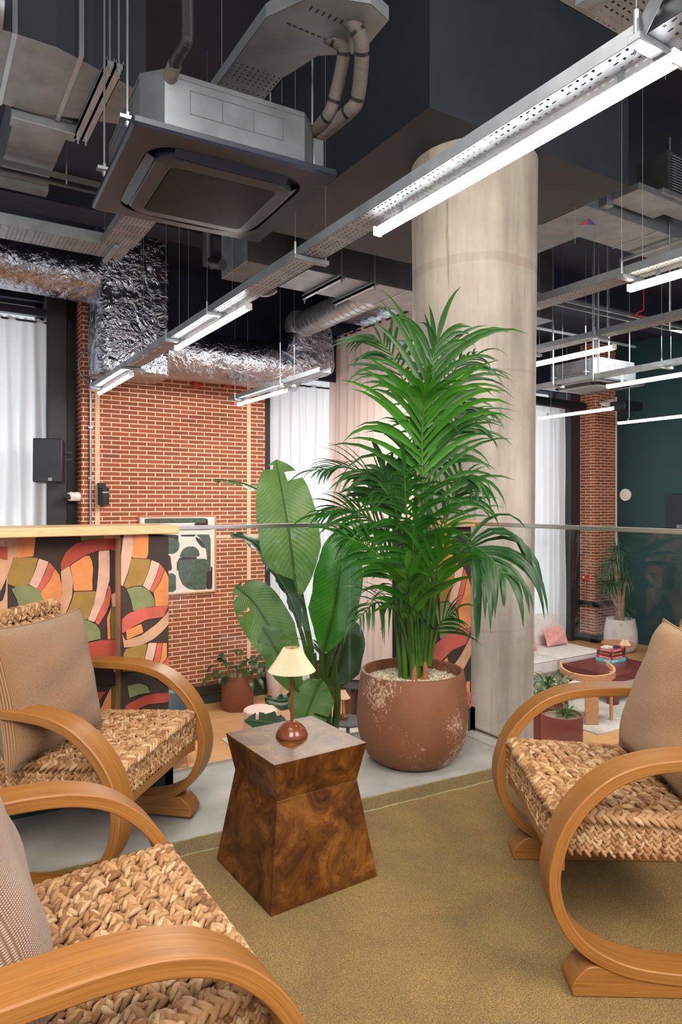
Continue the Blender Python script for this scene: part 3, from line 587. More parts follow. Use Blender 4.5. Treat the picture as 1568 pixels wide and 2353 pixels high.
def woven_block(L, W, H, nl, nw, seed, sides=True, bottom=False):
    """plaited block: x from -L to 0, y +-W/2, z -H to 0; plain-woven top, upright braids on the sides"""
    rnd = random.Random(seed); S = []; A = .0105; sp_x = L / nl; sp_y = W / nw
    for j in range(nw):
        y = -W / 2 + sp_y * (j + .5); pts = []
        for q in range(nl * 5 + 1):
            x = -L + L * q / (nl * 5); ph = (x + L) / sp_x - .5
            pts.append((x, y + .0015 * math.sin(q), -.004 + A * math.cos(math.pi * (ph + j))))
        braid(S, pts, (0, 0, 1), .027, .0150, rnd, .0066, .0064)
    for i in range(nl):
        x = -L + sp_x * (i + .5); pts = []
        for q in range(nw * 5 + 1):
            y = -W / 2 + W * q / (nw * 5); ph = (y + W / 2) / sp_y - .5
            pts.append((x + .0015 * math.sin(q), y, -.004 - A * math.cos(math.pi * (ph + i))))
        braid(S, pts, (0, 0, 1), .027, .0150, rnd, .0066, .0064)
    if sides:
        def col(x, y, n): 
            braid(S, [(x - n[0] * .008, y - n[1] * .008, .004), (x, y, -.010), (x, y, -H)], lambda p: np.array((n[0], n[1], .15)), .0215, .0135, rnd, .007)
        k = int(W / .0215)
        for i in range(k + 1):
            y = -W / 2 + W * i / k; col(0, y, (1, 0)); col(-L, y, (-1, 0))
        k = int(L / .0215)
        for i in range(k + 1):
            x = -L + L * i / k; col(x, -W / 2, (0, -1)); col(x, W / 2, (0, 1))
        # rim braid
        for z in (-.001,):
            c_ = .006; braid(S, [(c_, -W / 2, z), (c_, W / 2, z)], (1, 0, 1), .026, .0165, rnd); braid(S, [(-L - c_, -W / 2, z), (-L - c_, W / 2, z)], (-1, 0, 1), .026, .0165, rnd)
            braid(S, [(-L, -W / 2 - c_, z), (0, -W / 2 - c_, z)], (0, -1, 1), .026, .0165, rnd); braid(S, [(-L, W / 2 + c_, z), (0, W / 2 + c_, z)], (0, 1, 1), .026, .0165, rnd)
    V, Fa, UV = strands(S); mb = MB(); mb.v = [tuple(p) for p in V.tolist()]; mb.f = Fa; mb.m = [0] * len(Fa); mb.uv = UV
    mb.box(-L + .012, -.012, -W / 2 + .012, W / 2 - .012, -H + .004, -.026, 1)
    return mb

# ============================================================ armchairs
HW = .325
def loop_pts():
    P = [(-.60, .576), (-.53, .579), (-.44, .580), (-.34, .578), (-.25, .566), (-.17, .536), (-.10, .480), (-.05, .410), (-.022, .330), (-.018, .262), (-.038, .190), (-.082, .128), (-.145, .086), (-.23, .058), (-.36, .044), (-.50, .041), (-.62, .040)]
    return P
def make_chair(label, rear=-.78):
    t = thing('armchair', label, 'armchair', (0, 0, 0), 0)
    LP = loop_pts()
    if rear < -.62: LP = [(rear, .566)] + LP + [(-.74, .040)]
    LF = -.62 if rear > -.7 else -.74
    for sgn in (-1, 1):
        y = sgn * HW
        fr = MB().strip(smoothpts([(a, y, b) for a, b in LP], 5), .046, .030).build('bentwood_arm', 'chairwood', t, local=True, bevel=.003)
        foot = [(-.062, 0), (-.058, .022), (-.075, .050), (-.105, .074), (-.150, .0725), (-.23, .043), (-.36, .029), (LF, .025), (LF, 0)]
        m_ = MB(); n0 = len(m_.v)
        m_.prism(smooth2(foot), 'y', y - .043, y + .043); 
        m_.build('foot', 'chairwood', fr, local=True, bevel=.003)
    # front rail with curved gussets that run down the inside of the arms
    m_ = MB(); w2 = HW - .046
    def rail(x, z, h, th, gus):
        zt = z + h / 2; N = 24; top = []; bot = []
        for i in range(N + 1):
            y = -w2 + 2 * w2 * i / N; e = min(i, N - i) / N * 2 * w2
            top.append((y, zt)); bot.append((y, z - h / 2 - gus * max(0, 1 - e / .12) ** 2))
        m_.prism(top + bot[::-1], 'x', x - th / 2, x + th / 2)
    rail(-.055, .292, .030, .028, .012)
    m_.build('front_rail', 'chairwood', t, local=True, bevel=.002)
    m_ = MB(); rail(-.56, .24, .06, .028, .02); m_.build('rear_rail', 'chairwood', t, local=True, bevel=.002)
    for sgn in (-1, 1):
        m_ = MB().bar((-.08, sgn * (w2 - .030), .330), (-.58, sgn * (w2 - .030), .312), .03, .03); m_.build('side_rail', 'chairwood', t, local=True, bevel=.002)
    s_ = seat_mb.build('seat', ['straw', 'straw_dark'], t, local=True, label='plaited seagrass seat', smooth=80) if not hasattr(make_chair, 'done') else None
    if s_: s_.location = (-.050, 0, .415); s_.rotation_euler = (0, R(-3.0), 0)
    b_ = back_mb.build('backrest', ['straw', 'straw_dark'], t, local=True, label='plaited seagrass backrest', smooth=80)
    b_.location = (-.53, 0, .40); b_.rotation_euler = (0, R(78), 0)
    for sgn in (-1, 1):
        MB().bar((-.545, sgn * .262, .20), (-.655, sgn * .262, .79), .034, .03, up=(1, 0, 0)).build('back_post', 'chairwood', t, local=True, bevel=.003)
    return t
def smooth2(p): 
    q = [tuple(v)[:2] for v in smoothpts([(a, b, 0) for a, b in p[1:7]], 4)]
    return [p[0]] + q + p[7:]
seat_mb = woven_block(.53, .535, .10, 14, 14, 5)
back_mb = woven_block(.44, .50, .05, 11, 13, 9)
def place_chair(t, lat, dep, fl, fd):
    f = cw(fl, fd, 0); t.location = cw(lat, dep, .0165); t.rotation_euler = (0, 0, math.atan2(f.y, f.x))
chair_r = make_chair('oak armchair with plaited seagrass seat on the right side of the rug')
place_chair(chair_r, .526, 2.07, -1, .028)
chair_m = make_chair('oak armchair with plaited seagrass seat nearest the wallpapered low wall', -.60)
place_chair(chair_m, -.580, 2.374, .98, -.19)
chair_l = copy_tree(chair_r); chair_l['label'] = 'closest oak armchair with plaited seagrass seat, in the lower left corner'
place_chair(chair_l, -.232, 1.42, .843, .538)
for c in (chair_r, chair_m, chair_l): c['group'] = 'oak and seagrass armchairs'

# ============================================================ cushions
def pillow_mb(w, h, th, n=26, seed=1, corner=.12):
    rr = random.Random(seed); mb = MB(); V = []; 
    ph = [rr.uniform(0, 6) for _ in range(6)]
    for side in (1, -1):
        for j in range(n + 1):
            for i in range(n + 1):
                u = -1 + 2 * i / n; v = -1 + 2 * j / n
                k = 1 - corner * ((1 - abs(u) ** 2.2) * abs(v) ** 3 * 0 + 0)
                x = u * w / 2 * (1 - .075 * (1 - v * v) * abs(u) ** 3); y = v * h / 2 * (1 - .075 * (1 - u * u) * abs(v) ** 3)
                d = max(0, (1 - u ** 4) * (1 - v ** 4)) ** .5 * (1 - .25 * (u * u + v * v) / 2)
                z = side * th / 2 * d
                z += side * .010 * d * (math.sin(5 * u + 3 * v + ph[0]) * .5 + math.sin(9 * v - 4 * u + ph[1]) * .35 + math.sin(2 * u - 7 * v + ph[2]) * .3)
                V.append((x, y, z))
    N = (n + 1) ** 2; fs = []; uv = []
    for s_ in (0, 1):
        for j in range(n):
            for i in range(n):
                a = s_ * N + j * (n + 1) + i; q = (a, a + 1, a + n + 2, a + n + 1); q = q if s_ == 0 else q[::-1]
                fs.append(q); uv.append([((k_ - s_ * N) % (n + 1) / n * w, (k_ - s_ * N) // (n + 1) / n * h) for k_ in q])
    mb.add(V, fs, 0, uv)
    return mb
def cushion(label, matn, size, th, bl, br, up, seed, name='scatter_cushion', group=None, cat='cushion', seam=True):
    """bl, br bottom corners in world; up vector from bottom to top edge"""
    bl, br, up = Vector(bl), Vector(br), Vector(up)
    x = (br - bl).normalized(); y = up - x * up.dot(x); y.normalize(); z = x.cross(y)
    w, h = size; c = (bl + br) / 2 + y * h / 2
    o = thing(name, label, cat, (bl + br) / 2, 0, group)
    mb = pillow_mb(w, h, th, seed=seed); mx = Matrix((x, y, z)).transposed()
    mb.v = [tuple(mx @ Vector(p) + c) for p in mb.v]
    mb.build('cushion_body', matn, o, smooth=85)
    if seam:
        n = 26; P = []
        e = [(-1 + 2 * i / n, -1) for i in range(n)] + [(1, -1 + 2 * i / n) for i in range(n)] + [(1 - 2 * i / n, 1) for i in range(n)] + [(-1, 1 - 2 * i / n) for i in range(n + 1)]
        for u, v in e:
            xx = u * w / 2 * (1 - .075 * (1 - v * v) * abs(u) ** 3) * 1.004; yy = v * h / 2 * (1 - .075 * (1 - u * u) * abs(v) ** 3) * 1.004
            P.append(mx @ Vector((xx, yy, 0)) + c)
        MB().tube(P, .0035, 6).build('seam', matn, o)
    return o
cushion('tan basket weave cushion on the armchair nearest the wallpapered wall', 'cush', (.46, .44), .15, cw(-1.01, 2.07, .425), cw(-.88, 2.50, .425), cw(-.095, .01, .42), 1)
cushion('rosy brown woven cushion on the closest armchair, lower left corner', 'cush_b', (.47, .45), .17, cw(-.435, .98, .425), cw(-.685, 1.37, .425), cw(-.13, -.085, .42), 2)
cushion('golden tan woven cushion on the right armchair', 'cush_c', (.47, .45), .15, cw(.945, 2.32, .425), cw(.945, 1.85, .425), cw(.15, .0, .42), 3)

# ============================================================ burl side table
tb = thing('side_table', 'faceted burl wood side table with a pinched waist, standing on the rug', 'side table', tuple(cw(-.155, 2.30, 0)))
cT = cw(-.155, 2.30)
def sq(w, z, rot=R(0)):
    a = math.atan2(0, 1) + R(2.0)
    return [Vector((cT.x + w * .7071 * math.cos(a + R(45) + k * R(90)), cT.y + w * .7071 * math.sin(a + R(45) + k * R(90)), z)) for k in range(4)]
def loft(mb, A, B, m=0): mb.add(A + B, [(i, (i + 1) % 4, 4 + (i + 1) % 4, 4 + i) for i in range(4)] , m)
m_ = MB(); A, B = sq(.395, .018), sq(.300, .331); m_.add(A + B, [(i, (i + 1) % 4, 4 + (i + 1) % 4, 4 + i) for i in range(4)] + [(3, 2, 1, 0), (4, 5, 6, 7)])
m_.build('pedestal', 'burl', tb, smooth=0, bevel=.0015)
m_ = MB(); A, B = sq(.300, .3315), sq(.347, .454); m_.add(A + B, [(i, (i + 1) % 4, 4 + (i + 1) % 4, 4 + i) for i in range(4)] + [(3, 2, 1, 0), (4, 5, 6, 7)])
m_.build('table_top', 'burl', tb, smooth=0, bevel=.0015)

# ============================================================ pleated table lamp
def table_lamp(label, p, matb='lamp_brown', k=1.0):
    x, y, z = p; t = thing('table_lamp', label, 'table lamp', p, 0)
    prof = [(.0535, 0), (.0545, .004), (.051, .014), (.044, .026), (.034, .037), (.020, .046), (.006, .050), (0.0001, .0505)]
    MB().lathe([(a * k, b * k) for a, b in prof], p, 40, cap=(True, False)).build('base', matb, t)
    MB().tube([(x, y, z + .046 * k), (x, y, z + .27 * k)], .0055 * k, 12).build('stem', matb, t)
    n = 120; vs = []; rows = [(.026, .298), (.029, .2975), (.052, .258), (.079, .219)]
    for (r, h) in rows:
        for i in range(n):
            a = 2 * math.pi * i / n; rr = (r + (.0022 if i % 2 else -.0022) * min(1, r / .05)) * k; vs.append((x + rr * math.cos(a), y + rr * math.sin(a), z + h * k + (.0012 if i % 2 else 0) * (r > .07)))
    fs = [(j * n + i, j * n + (i + 1) % n, (j + 1) * n + (i + 1) % n, (j + 1) * n + i) for j in range(len(rows) - 1) for i in range(n)]
    m_ = MB(); m_.add(vs, fs); s_ = m_.build('lamp_shade', 'shade', t, smooth=0, label='pleated cream lampshade')
    MB().lathe([(.0085, .272), (.0085, .292), (.003, .297), (.0001, .298)], p, 16).build('finial', 'brass', t)
    d = (Vector((0, 0, EYE)) - Vector(p)); d.z = 0; d.normalize(); q = Vector(p) + d * .034 * k + Vector((.012 * k, -.0, .033 * k))
    MB().lathe([(.0065 * k, 0), (.0065 * k, .008 * k), (.0001, .010 * k)], q, 14, cap=(True, False)).build('switch', 'brass', t)
    return t
table_lamp('pleated shade table lamp with brown dome base on the burl side table', tuple(onZ(671, 1690, .4555)), k=1.0)

# ============================================================ palm in terracotta planter
pc = cw(.346, 3.315)
pp = thing('planter', 'large round terracotta planter filled with pale gravel, by the glass corner', 'planter', (pc.x, pc.y, 0))
prof = [(.150, 0), (.185, .012), (.222, .045), (.250, .095), (.266, .16), (.270, .23), (.265, .31), (.256, .38), (.250, .425), (.247, .436), (.236, .438), (.228, .43), (.226, .36)]
MB().lathe(prof, (pc.x, pc.y, 0), 72, cap=(True, False)).build('pot_body', 'terra', pp)
m_ = MB(); gz = .385
m_.lathe([(.229, gz - .012), (.15, gz), (.0001, gz + .004)], (pc.x, pc.y, 0), 40)
m_.build('soil_top', 'pebble', pp)
g_ = MB(); rr = random.Random(4)
OCT = ([(1, 0, 0), (-1, 0, 0), (0, 1, 0), (0, -1, 0), (0, 0, 1), (0, 0, -1)], [(0, 2, 4), (2, 1, 4), (1, 3, 4), (3, 0, 4), (2, 0, 5), (1, 2, 5), (3, 1, 5), (0, 3, 5)])
for i in range(4200):
    r = .226 * math.sqrt(rr.random()); a = rr.uniform(0, 6.283); s_ = rr.uniform(.0038, .0062); q = Matrix.Rotation(rr.uniform(0, 6), 3, Vector((rr.random(), rr.random(), rr.random() + .1)).normalized())
    c = Vector((pc.x + r * math.cos(a), pc.y + r * math.sin(a), gz + .003 + rr.uniform(0, .006) - r * .02))
    g_.add([c + q @ Vector((v[0] * s_ * 1.4, v[1] * s_, v[2] * s_ * .8)) for v in OCT[0]], OCT[1])
g_.build('gravel', 'pebble', pp, kind='stuff', smooth=80)

CAMR = Vector((FY, -FX, 0)); CAMF = Vector((FX, FY, 0)); UPV = Vector((0, 0, 1))
def leaflet(mb, base, d, L, wd, droop, nrm, m=0, seg=7, fold=.25, twist=0):
    """tapering folded strip from base along d, bending towards the ground"""
    d = Vector(d).normalized(); p = Vector(base); nrm = Vector(nrm); pts = []; ds = []
    for i in range(seg + 1):
        pts.append(p.copy()); ds.append(d.copy()); 
        d = (d + Vector((0, 0, -droop * (i + .6) / seg))).normalized(); p = p + d * L / seg
    vs = []; fs = []; uv = []
    for i, (q, dd) in enumerate(zip(pts, ds)):
        t = i / seg; w_ = wd * ((t / .32) ** .6 if t < .32 else max(0, 1 - ((t - .32) / .68) ** 1.7)) * .5
        if t < .08: w_ = wd * .22
        s_ = dd.cross(nrm); s_ = s_.normalized() if s_.length > 1e-3 else CAMR; nn = s_.cross(dd)
        vs += [q - s_ * w_ + nn * w_ * fold, q, q + s_ * w_ + nn * w_ * fold]
    for i in range(seg):
        a = i * 3
        for k in (0, 1): fs.append((a + k, a + k + 1, a + k + 4, a + k + 3)); uv.append([(k * .5, i / seg), ((k + 1) * .5, i / seg), ((k + 1) * .5, (i + 1) / seg), (k * .5, (i + 1) / seg)])
    mb.add(vs, fs, m, uv)
palm = thing('kentia_palm', 'tall feathery palm growing in the terracotta planter', 'palm', (pc.x, pc.y, gz - .01))
def frond(pts, D0, D1, n, L, wd, droop=.28, start=.3, facing=1.0, spread=62, matn='palm', up=0.0, seed=0, tipk=.55, lift=0):
    """rachis drawn through pixel points, with its depth running from D0 to D1"""
    rr = random.Random(seed + 11); N = len(pts)
    P = smoothpts([at(x, y, D0 + (D1 - D0) * (i / (N - 1)) ** 1.2) for i, (x, y) in enumerate(pts)], 8); K = len(P) - 1
    m_ = MB(); m_.tube(P, [.0075 * (1 - .8 * i / K) + .0012 for i in range(K + 1)], 7, 1)
    for i in range(n):
        t = start + (1 - start) * (i + .5) / n; q = t * K; a = min(int(q), K - 1); p = P[a].lerp(P[a + 1], q - a); tg = (P[a + 1] - P[a]).normalized()
        tt = (i + .5) / n; prof = (.62 + .5 * math.sin(math.pi * min(1, tt * 1.15 + .12))) * (1 - (1 - tipk) * tt ** 2)
        vn = (CAMF * -facing + UPV * (up + .25) + CAMR * rr.uniform(-.1, .1)); vn = (vn - tg * vn.dot(tg)).normalized()
        sd = tg.cross(vn).normalized(); an = R(spread * (1 - .45 * tt) + rr.uniform(-8, 8))
        for sg in (-1, 1):
            dd = tg * math.cos(an) + sd * sg * math.sin(an) + vn * rr.uniform(-.1, .25) + UPV * lift
            leaflet(m_, p, dd, L * prof * rr.uniform(.78, 1.12), wd * (1 - .35 * tt) * rr.uniform(.85, 1.1), droop * rr.uniform(.5, 1.4), vn, 0, fold=.3)
    # end pair
    tg = (P[-1] - P[-2]).normalized(); leaflet(m_, P[-1], tg + Vector((0, 0, .1)), L * .6, wd * .8, droop, vn, 0)
    return m_.build('frond', [matn, 'stem'], palm, smooth=60)
D = 3.31
frond([(968, 1530), (970, 1300), (972, 1080), (978, 930), (992, 840), (1004, 790)], D, 3.22, 12, .48, .034, .34, .50, 1, 46, 'palm', .1, 1, .6, .22)
frond([(972, 1530), (974, 1320), (972, 1130), (970, 1020), (974, 940), (978, 905)], D, 3.05, 14, .46, .032, .36, .44, 1, 48, 'palm_b', .2, 2, .5, .2)
frond([(975, 1530), (976, 1340), (973, 1180), (971, 1060), (976, 980)], D, 3.18, 13, .48, .027, .48, .44, 1, 54, 'palm', .2, 3, .6, .15)
frond([(962, 1530), (958, 1250), (950, 1000), (925, 870), (880, 790), (830, 780)], D, 3.42, 20, .34, .022, .34, .5, .5, 60, 'palm_d', .8, 4)
frond([(955, 1530), (940, 1330), (915, 1190), (870, 1110), (800, 1075), (735, 1080)], D, 3.12, 20, .30, .021, .34, .45, .5, 55, 'palm_d', .9, 5)
frond([(952, 1530), (935, 1360), (905, 1250), (860, 1200), (800, 1170), (742, 1180)], D, 3.20, 18, .32, .024, .30, .45, .6, 55, 'palm', .8, 6)
frond([(950, 1530), (935, 1420), (905, 1320), (850, 1260), (790, 1232)], D, 3.00, 15, .36, .028, .20, .45, .8, 40, 'palm', .6, 7)
frond([(985, 1530), (990, 1380), (1000, 1260), (1030, 1170), (1062, 1120)], D, 3.34, 12, .28, .020, .30, .5, .8, 40, 'palm_b', .4, 8)
frond([(980, 1530), (985, 1300), (990, 1150), (1020, 1020), (1060, 950), (1092, 940)], D, 3.40, 18, .34, .022, .42, .5, .5, 60, 'palm', .8, 9)
frond([(978, 1530), (982, 1250), (988, 1080), (1005, 940), (1045, 850), (1090, 820)], D, 3.44, 15, .36, .021, .42, .5, .6, 60, 'palm_d', .7, 10)
frond([(985, 1530), (1000, 1400), (1030, 1300), (1075, 1257), (1115, 1270), (1160, 1320)], D, 2.98, 13, .42, .036, 1.0, .55, .9, 55, 'palm_d', .5, 11, .8)
frond([(945, 1530), (930, 1450), (905, 1400), (865, 1385), (825, 1420)], D, 3.05, 14, .26, .017, .5, .4, .5, 60, 'palm_d', .8, 12)
frond([(945, 1530), (938, 1430), (930, 1390), (925, 1378)], D, 3.02, 8, .24, .024, .7, .6, .9, 60, 'palm_d', .4, 13)
frond([(988, 1530), (1000, 1470), (1015, 1430), (1040, 1408)], D, 3.2, 7, .24, .017, .35, .4, .6, 50, 'palm_d', .5, 14)
frond([(952, 1530), (946, 1450), (940, 1370), (938, 1310)], D, 2.90, 8, .36, .050, .22, .42, 1, 34, 'palm_b', .3, 15, .9, .12)
frond([(975, 1530), (985, 1420), (1000, 1320), (1025, 1250)], D, 3.0, 9, .30, .030, .25, .45, 1, 36, 'palm_b', .4, 25, .8, .15)
frond([(958, 1530), (950, 1330), (935, 1190), (930, 1090)], D, 3.08, 15, .34, .026, .42, .45, .9, 64, 'palm', .4, 16)
frond([(955, 1530), (940, 1300), (905, 1160), (885, 1090)], D, 3.22, 10, .34, .046, .25, .55, .9, 40, 'palm_d', .3, 17)
frond([(965, 1530), (958, 1380), (950, 1270), (952, 1200)], D, 3.12, 12, .34, .030, .45, .5, .9, 58, 'palm', .4, 18)
frond([(985, 1530), (1000, 1340), (1025, 1200), (1060, 1100), (1085, 1110)], D, 3.25, 12, .28, .022, .60, .55, .6, 55, 'palm', .7, 19)
rr = random.Random(12)
for i in range(13):
    a = rr.uniform(0, 6.28); r = rr.uniform(.01, .075); x, y = pc.x + r * math.cos(a) + .02, pc.y + r * math.sin(a)
    tip = Vector((pc.x + r * 1.5 * math.cos(a) + .01, pc.y + r * 1.5 * math.sin(a), rr.uniform(.75, 1.15)))
    MB().tube([(x, y, gz - .02), ((x + tip.x) / 2, (y + tip.y) / 2, (gz + tip.z) / 2), tip], [.016, .010, .007], 9).build('stalk', 'stem', palm)
for i in range(5):
    a = i * 1.3; MB().tube([(pc.x + .05 * math.cos(a) + .02, pc.y + .05 * math.sin(a), gz - .02), (pc.x + .052 * math.cos(a) + .02, pc.y + .052 * math.sin(a), gz + .05), (pc.x + .048 * math.cos(a) + .02, pc.y + .048 * math.sin(a), gz + .11)], [.019, .014, .003], 9).build('husk', 'husk', palm, label='dry brown leaf sheath')
# ============================================================ cable trays
def tray_mb(axis, a0, a1, c0, c1, zb, h=.05, slots=True, dense=1.0, seed=0):
    """perforated U tray along axis; c0..c1 is its width span; real slots cut through the bottom sheet"""
    mb = MB(); T = .0025; W = c1 - c0
    def bx(p0, p1, q0, q1, z0, z1):
        if axis == 'y': mb.box(q0, q1, p0, p1, z0, z1)
        else: mb.box(p0, p1, q0, q1, z0, z1)
    bx(a0, a1, c0, c0 + T, zb, zb + h); bx(a0, a1, c1 - T, c1, zb, zb + h); bx(a0, a1, c0 + T, c0 + .012, zb + h - T, zb + h); bx(a0, a1, c1 - .012, c1 - T, zb + h - T, zb + h)
    # bottom: rows of cells, a cell either plain or with a slot through it
    cell = .030; nr = max(3, int(W / .026)); rw = W / nr; n = max(1, int((a1 - a0) / cell)); ln = (a1 - a0) / n; vs = []; fs = []
    def P(a, c): return (c, a, zb) if axis == 'y' else (a, c, zb)
    for i in range(n):
        grp = i % 6
        for j in range(nr):
            x0 = a0 + i * ln; y0 = c0 + j * rw
            hole = slots and grp != 5 and 0 <= j < nr and not (grp in (0, 4) and j in (0, nr - 1) and False)
            b = len(vs)
            vs += [P(x0, y0), P(x0 + ln, y0), P(x0 + ln, y0 + rw), P(x0, y0 + rw)]
            if hole:
                if (i + j) % 2: hx0, hx1, hy0, hy1 = .2, .8, .36, .64
                else: hx0, hx1, hy0, hy1 = .34, .66, .28, .72
                vs += [P(x0 + ln * hx0, y0 + rw * hy0), P(x0 + ln * hx1, y0 + rw * hy0 + rw * .08), P(x0 + ln * hx1, y0 + rw * hy1), P(x0 + ln * hx0, y0 + rw * hy1 - rw * .08)]
                fs += [(b, b + 1, b + 5, b + 4), (b + 1, b + 2, b + 6, b + 5), (b + 2, b + 3, b + 7, b + 6), (b + 3, b, b + 4, b + 7)]
            else: fs.append((b, b + 1, b + 2, b + 3))
    mb.add(vs, fs); return mb
def bracket(parent, axis, a, c0, c1, zb, wires=True, wx=None):
    m_ = MB(); e = .035
    if axis == 'y': m_.box(c0 - e, c1 + e, a - .021, a + .021, zb - .026, zb - .002)
    else: m_.box(a - .021, a + .021, c0 - e, c1 + e, zb - .026, zb - .002)
    m_.build('hanger_bracket', 'galv', parent, bevel=.002)
    if wires:
        for c in (c0 - e * .6, c1 + e * .6):
            p = (c, a, zb) if axis == 'y' else (a, c, zb)
            MB().tube([p, (p[0], p[1], zb + .07)], .008, 8).tube([(p[0], p[1], zb + .07), (p[0], p[1], CEIL)], .0016, 5).build('hanging_wire', 'chrome', parent)
def tray(label, axis, a0, a1, c0, c1, zb, br=(), h=.05, group=None, wires=True):
    ctr = ((c0 + c1) / 2, (a0 + a1) / 2, zb) if axis == 'y' else ((a0 + a1) / 2, (c0 + c1) / 2, zb)
    t = thing('cable_tray', label, 'cable tray', ctr, 0, group)
    tray_mb(axis, a0, a1, c0, c1, zb, h).build('perforated_tray', 'galv', t, smooth=0)
    for a in br: bracket(t, axis, a, c0, c1, zb, wires)
    return t
def strip_light(label, x, y0, y1, z, mt='tube', group='linear strip lights', tz=None, r=.019):
    t = thing('strip_light', label, 'strip light', (x, (y0 + y1) / 2, z), 0, group)
    MB().box(x - .011, x + .011, y0, y1, z + .012, z + .026).build('housing', 'white', t, bevel=.002)
    [MB().box(x - .024, x + .024, a, a + .012, z - .018, z + .028).build('end_cap', 'white', t, bevel=.004) for a in (y0 - .012, y1)]
    pts = [(x + r * math.cos(a), z - .002 + r * math.sin(a)) for a in [math.pi * .78 + math.pi * 1.44 * i / 14 for i in range(15)]]
    MB().prism(pts, 'y', y0 + .001, y1 - .001).build('diffuser', mt, t)
    for yy in (y0 + .18, y1 - .18):
        MB().box(x - .003, x + .003, yy - .012, yy + .012, z + .024, (tz or z + .07)).build('hanging_clip', 'chrome', t)
    return t
ZT = 2.60
tray('long galvanised perforated cable tray running overhead from upper right to the brick wall', 'y', 1.02, 8.55, 1.795, 1.945, ZT, (1.22, 3.30, 4.62, 5.55, 6.95, 8.35))
LX = 1.885; LZ = 2.535
strip_light('bright strip light nearest the viewer, under the long cable tray above the planter', LX, 1.17, 2.67, LZ, tz=ZT)
strip_light('strip light under the long cable tray, middle one, before the foil ducts', LX, 4.16, 5.60, LZ, tz=ZT)
strip_light('strip light at the far end of the long cable tray, against the brick wall', LX, 7.02, 8.42, LZ, tz=ZT)
tray('short visible cable tray ending before the brick wall right of the foil duct', 'y', 6.15, 8.55, 3.59, 3.73, ZT, (7.0, 8.3), group=None)
strip_light('strip light hung below the cable tray at the right edge of the brick wall', 3.67, 7.06, 8.42, LZ, tz=ZT)
tray('cable tray right of the column, highest of the trays there', 'y', 1.9, 4.9, 3.59, 3.75, ZT, (2.55, 3.85))
strip_light('warm strip light right of the column, highest and nearest one at the right edge', 3.68, 1.1, 2.57, LZ, 'tube_w', tz=ZT)
tray('cable tray right of the column, second from the top', 'y', 2.2, 5.6, 4.90, 5.03, ZT + .05, (2.9, 3.75, 4.5))
strip_light('warm strip light emerging from behind the column above the far air conditioner', 4.96, 3.62, 5.05, LZ, 'tube_w', tz=ZT + .05)
tray('cable tray low on the right, above the far strip lights', 'y', 3.6, 6.6, 6.55, 6.67, ZT + .05, (4.2, 5.6))
strip_light('warm strip light crossing in front of the far air conditioner', 6.61, 3.45, 4.90, LZ, 'tube_w', tz=ZT + .05)
strip_light('warm strip light in front of the right sheer curtain and brick pier', 8.22, 6.02, 7.34, LZ, 'tube_w', tz=ZT)
strip_light('warm strip light against the dark green wall, lowest at the right edge', 9.85, 5.75, 7.10, LZ, 'tube_w', tz=ZT)
for nm, x, y0, y1 in (('fourth', 8.22, 6.0, 7.36), ('fifth', 9.85, 5.7, 7.15)):
    pass
# wires of the far strip lights
for x, ys, w_ in ((8.22, (6.3, 7.1), 'the light before the right sheer curtain'), (9.85, (6.0, 6.9), 'the light before the green wall')):
    for y in ys: tag(MB().tube([(x, y, LZ + .07), (x, y, CEIL)], .002, 5).build('suspension_wire', 'chrome'), 'thin wire holding %s, %s end' % (w_, 'near' if y < 6.5 else 'far'), 'wire', 'suspension wires of the far strip lights')
# trays upper left, at right angles
T1 = thing('cable_tray', 'galvanised cable tray crossing the upper left corner and turning under the air conditioner', 'cable tray', (0, 5.7, 3.3))
tray_mb('x', -3, 1.5, 5.62, 5.92, 3.3, .09).build('perforated_tray', 'galv', T1, smooth=0)
tray_mb('y', 2.95, 5.62, 1.27, 1.52, 3.3, .06).build('perforated_tray', 'galv', T1, smooth=0)
bracket(T1, 'x', 1.38, 5.6, 5.94, 3.3); bracket(T1, 'x', -.4, 5.6, 5.94, 3.3)
el = MB(); pl = [(1.27, 2.95), (1.27, 2.62), (1.38, 2.40), (1.60, 2.32), (1.72, 2.36), (1.74, 2.60), (1.58, 2.72), (1.52, 2.95)]
el.prism(pl, 'z', 3.30, 3.303)
for i in range(len(pl) - 1):
    a, b = pl[i], pl[i + 1]
    if i != 4: el.bar((a[0], a[1], 3.33), (b[0], b[1], 3.33), .003, .06)
for k in range(9):
    el.box(1.36 + k * .03, 1.378 + k * .03, 2.60, 2.607, 3.2985, 3.2995, 1); el.box(1.40 + k * .03, 1.407 + k * .03, 2.46, 2.485, 3.2985, 3.2995, 1)
el.build('tray_elbow', ['galv', 'black'], T1, smooth=0)
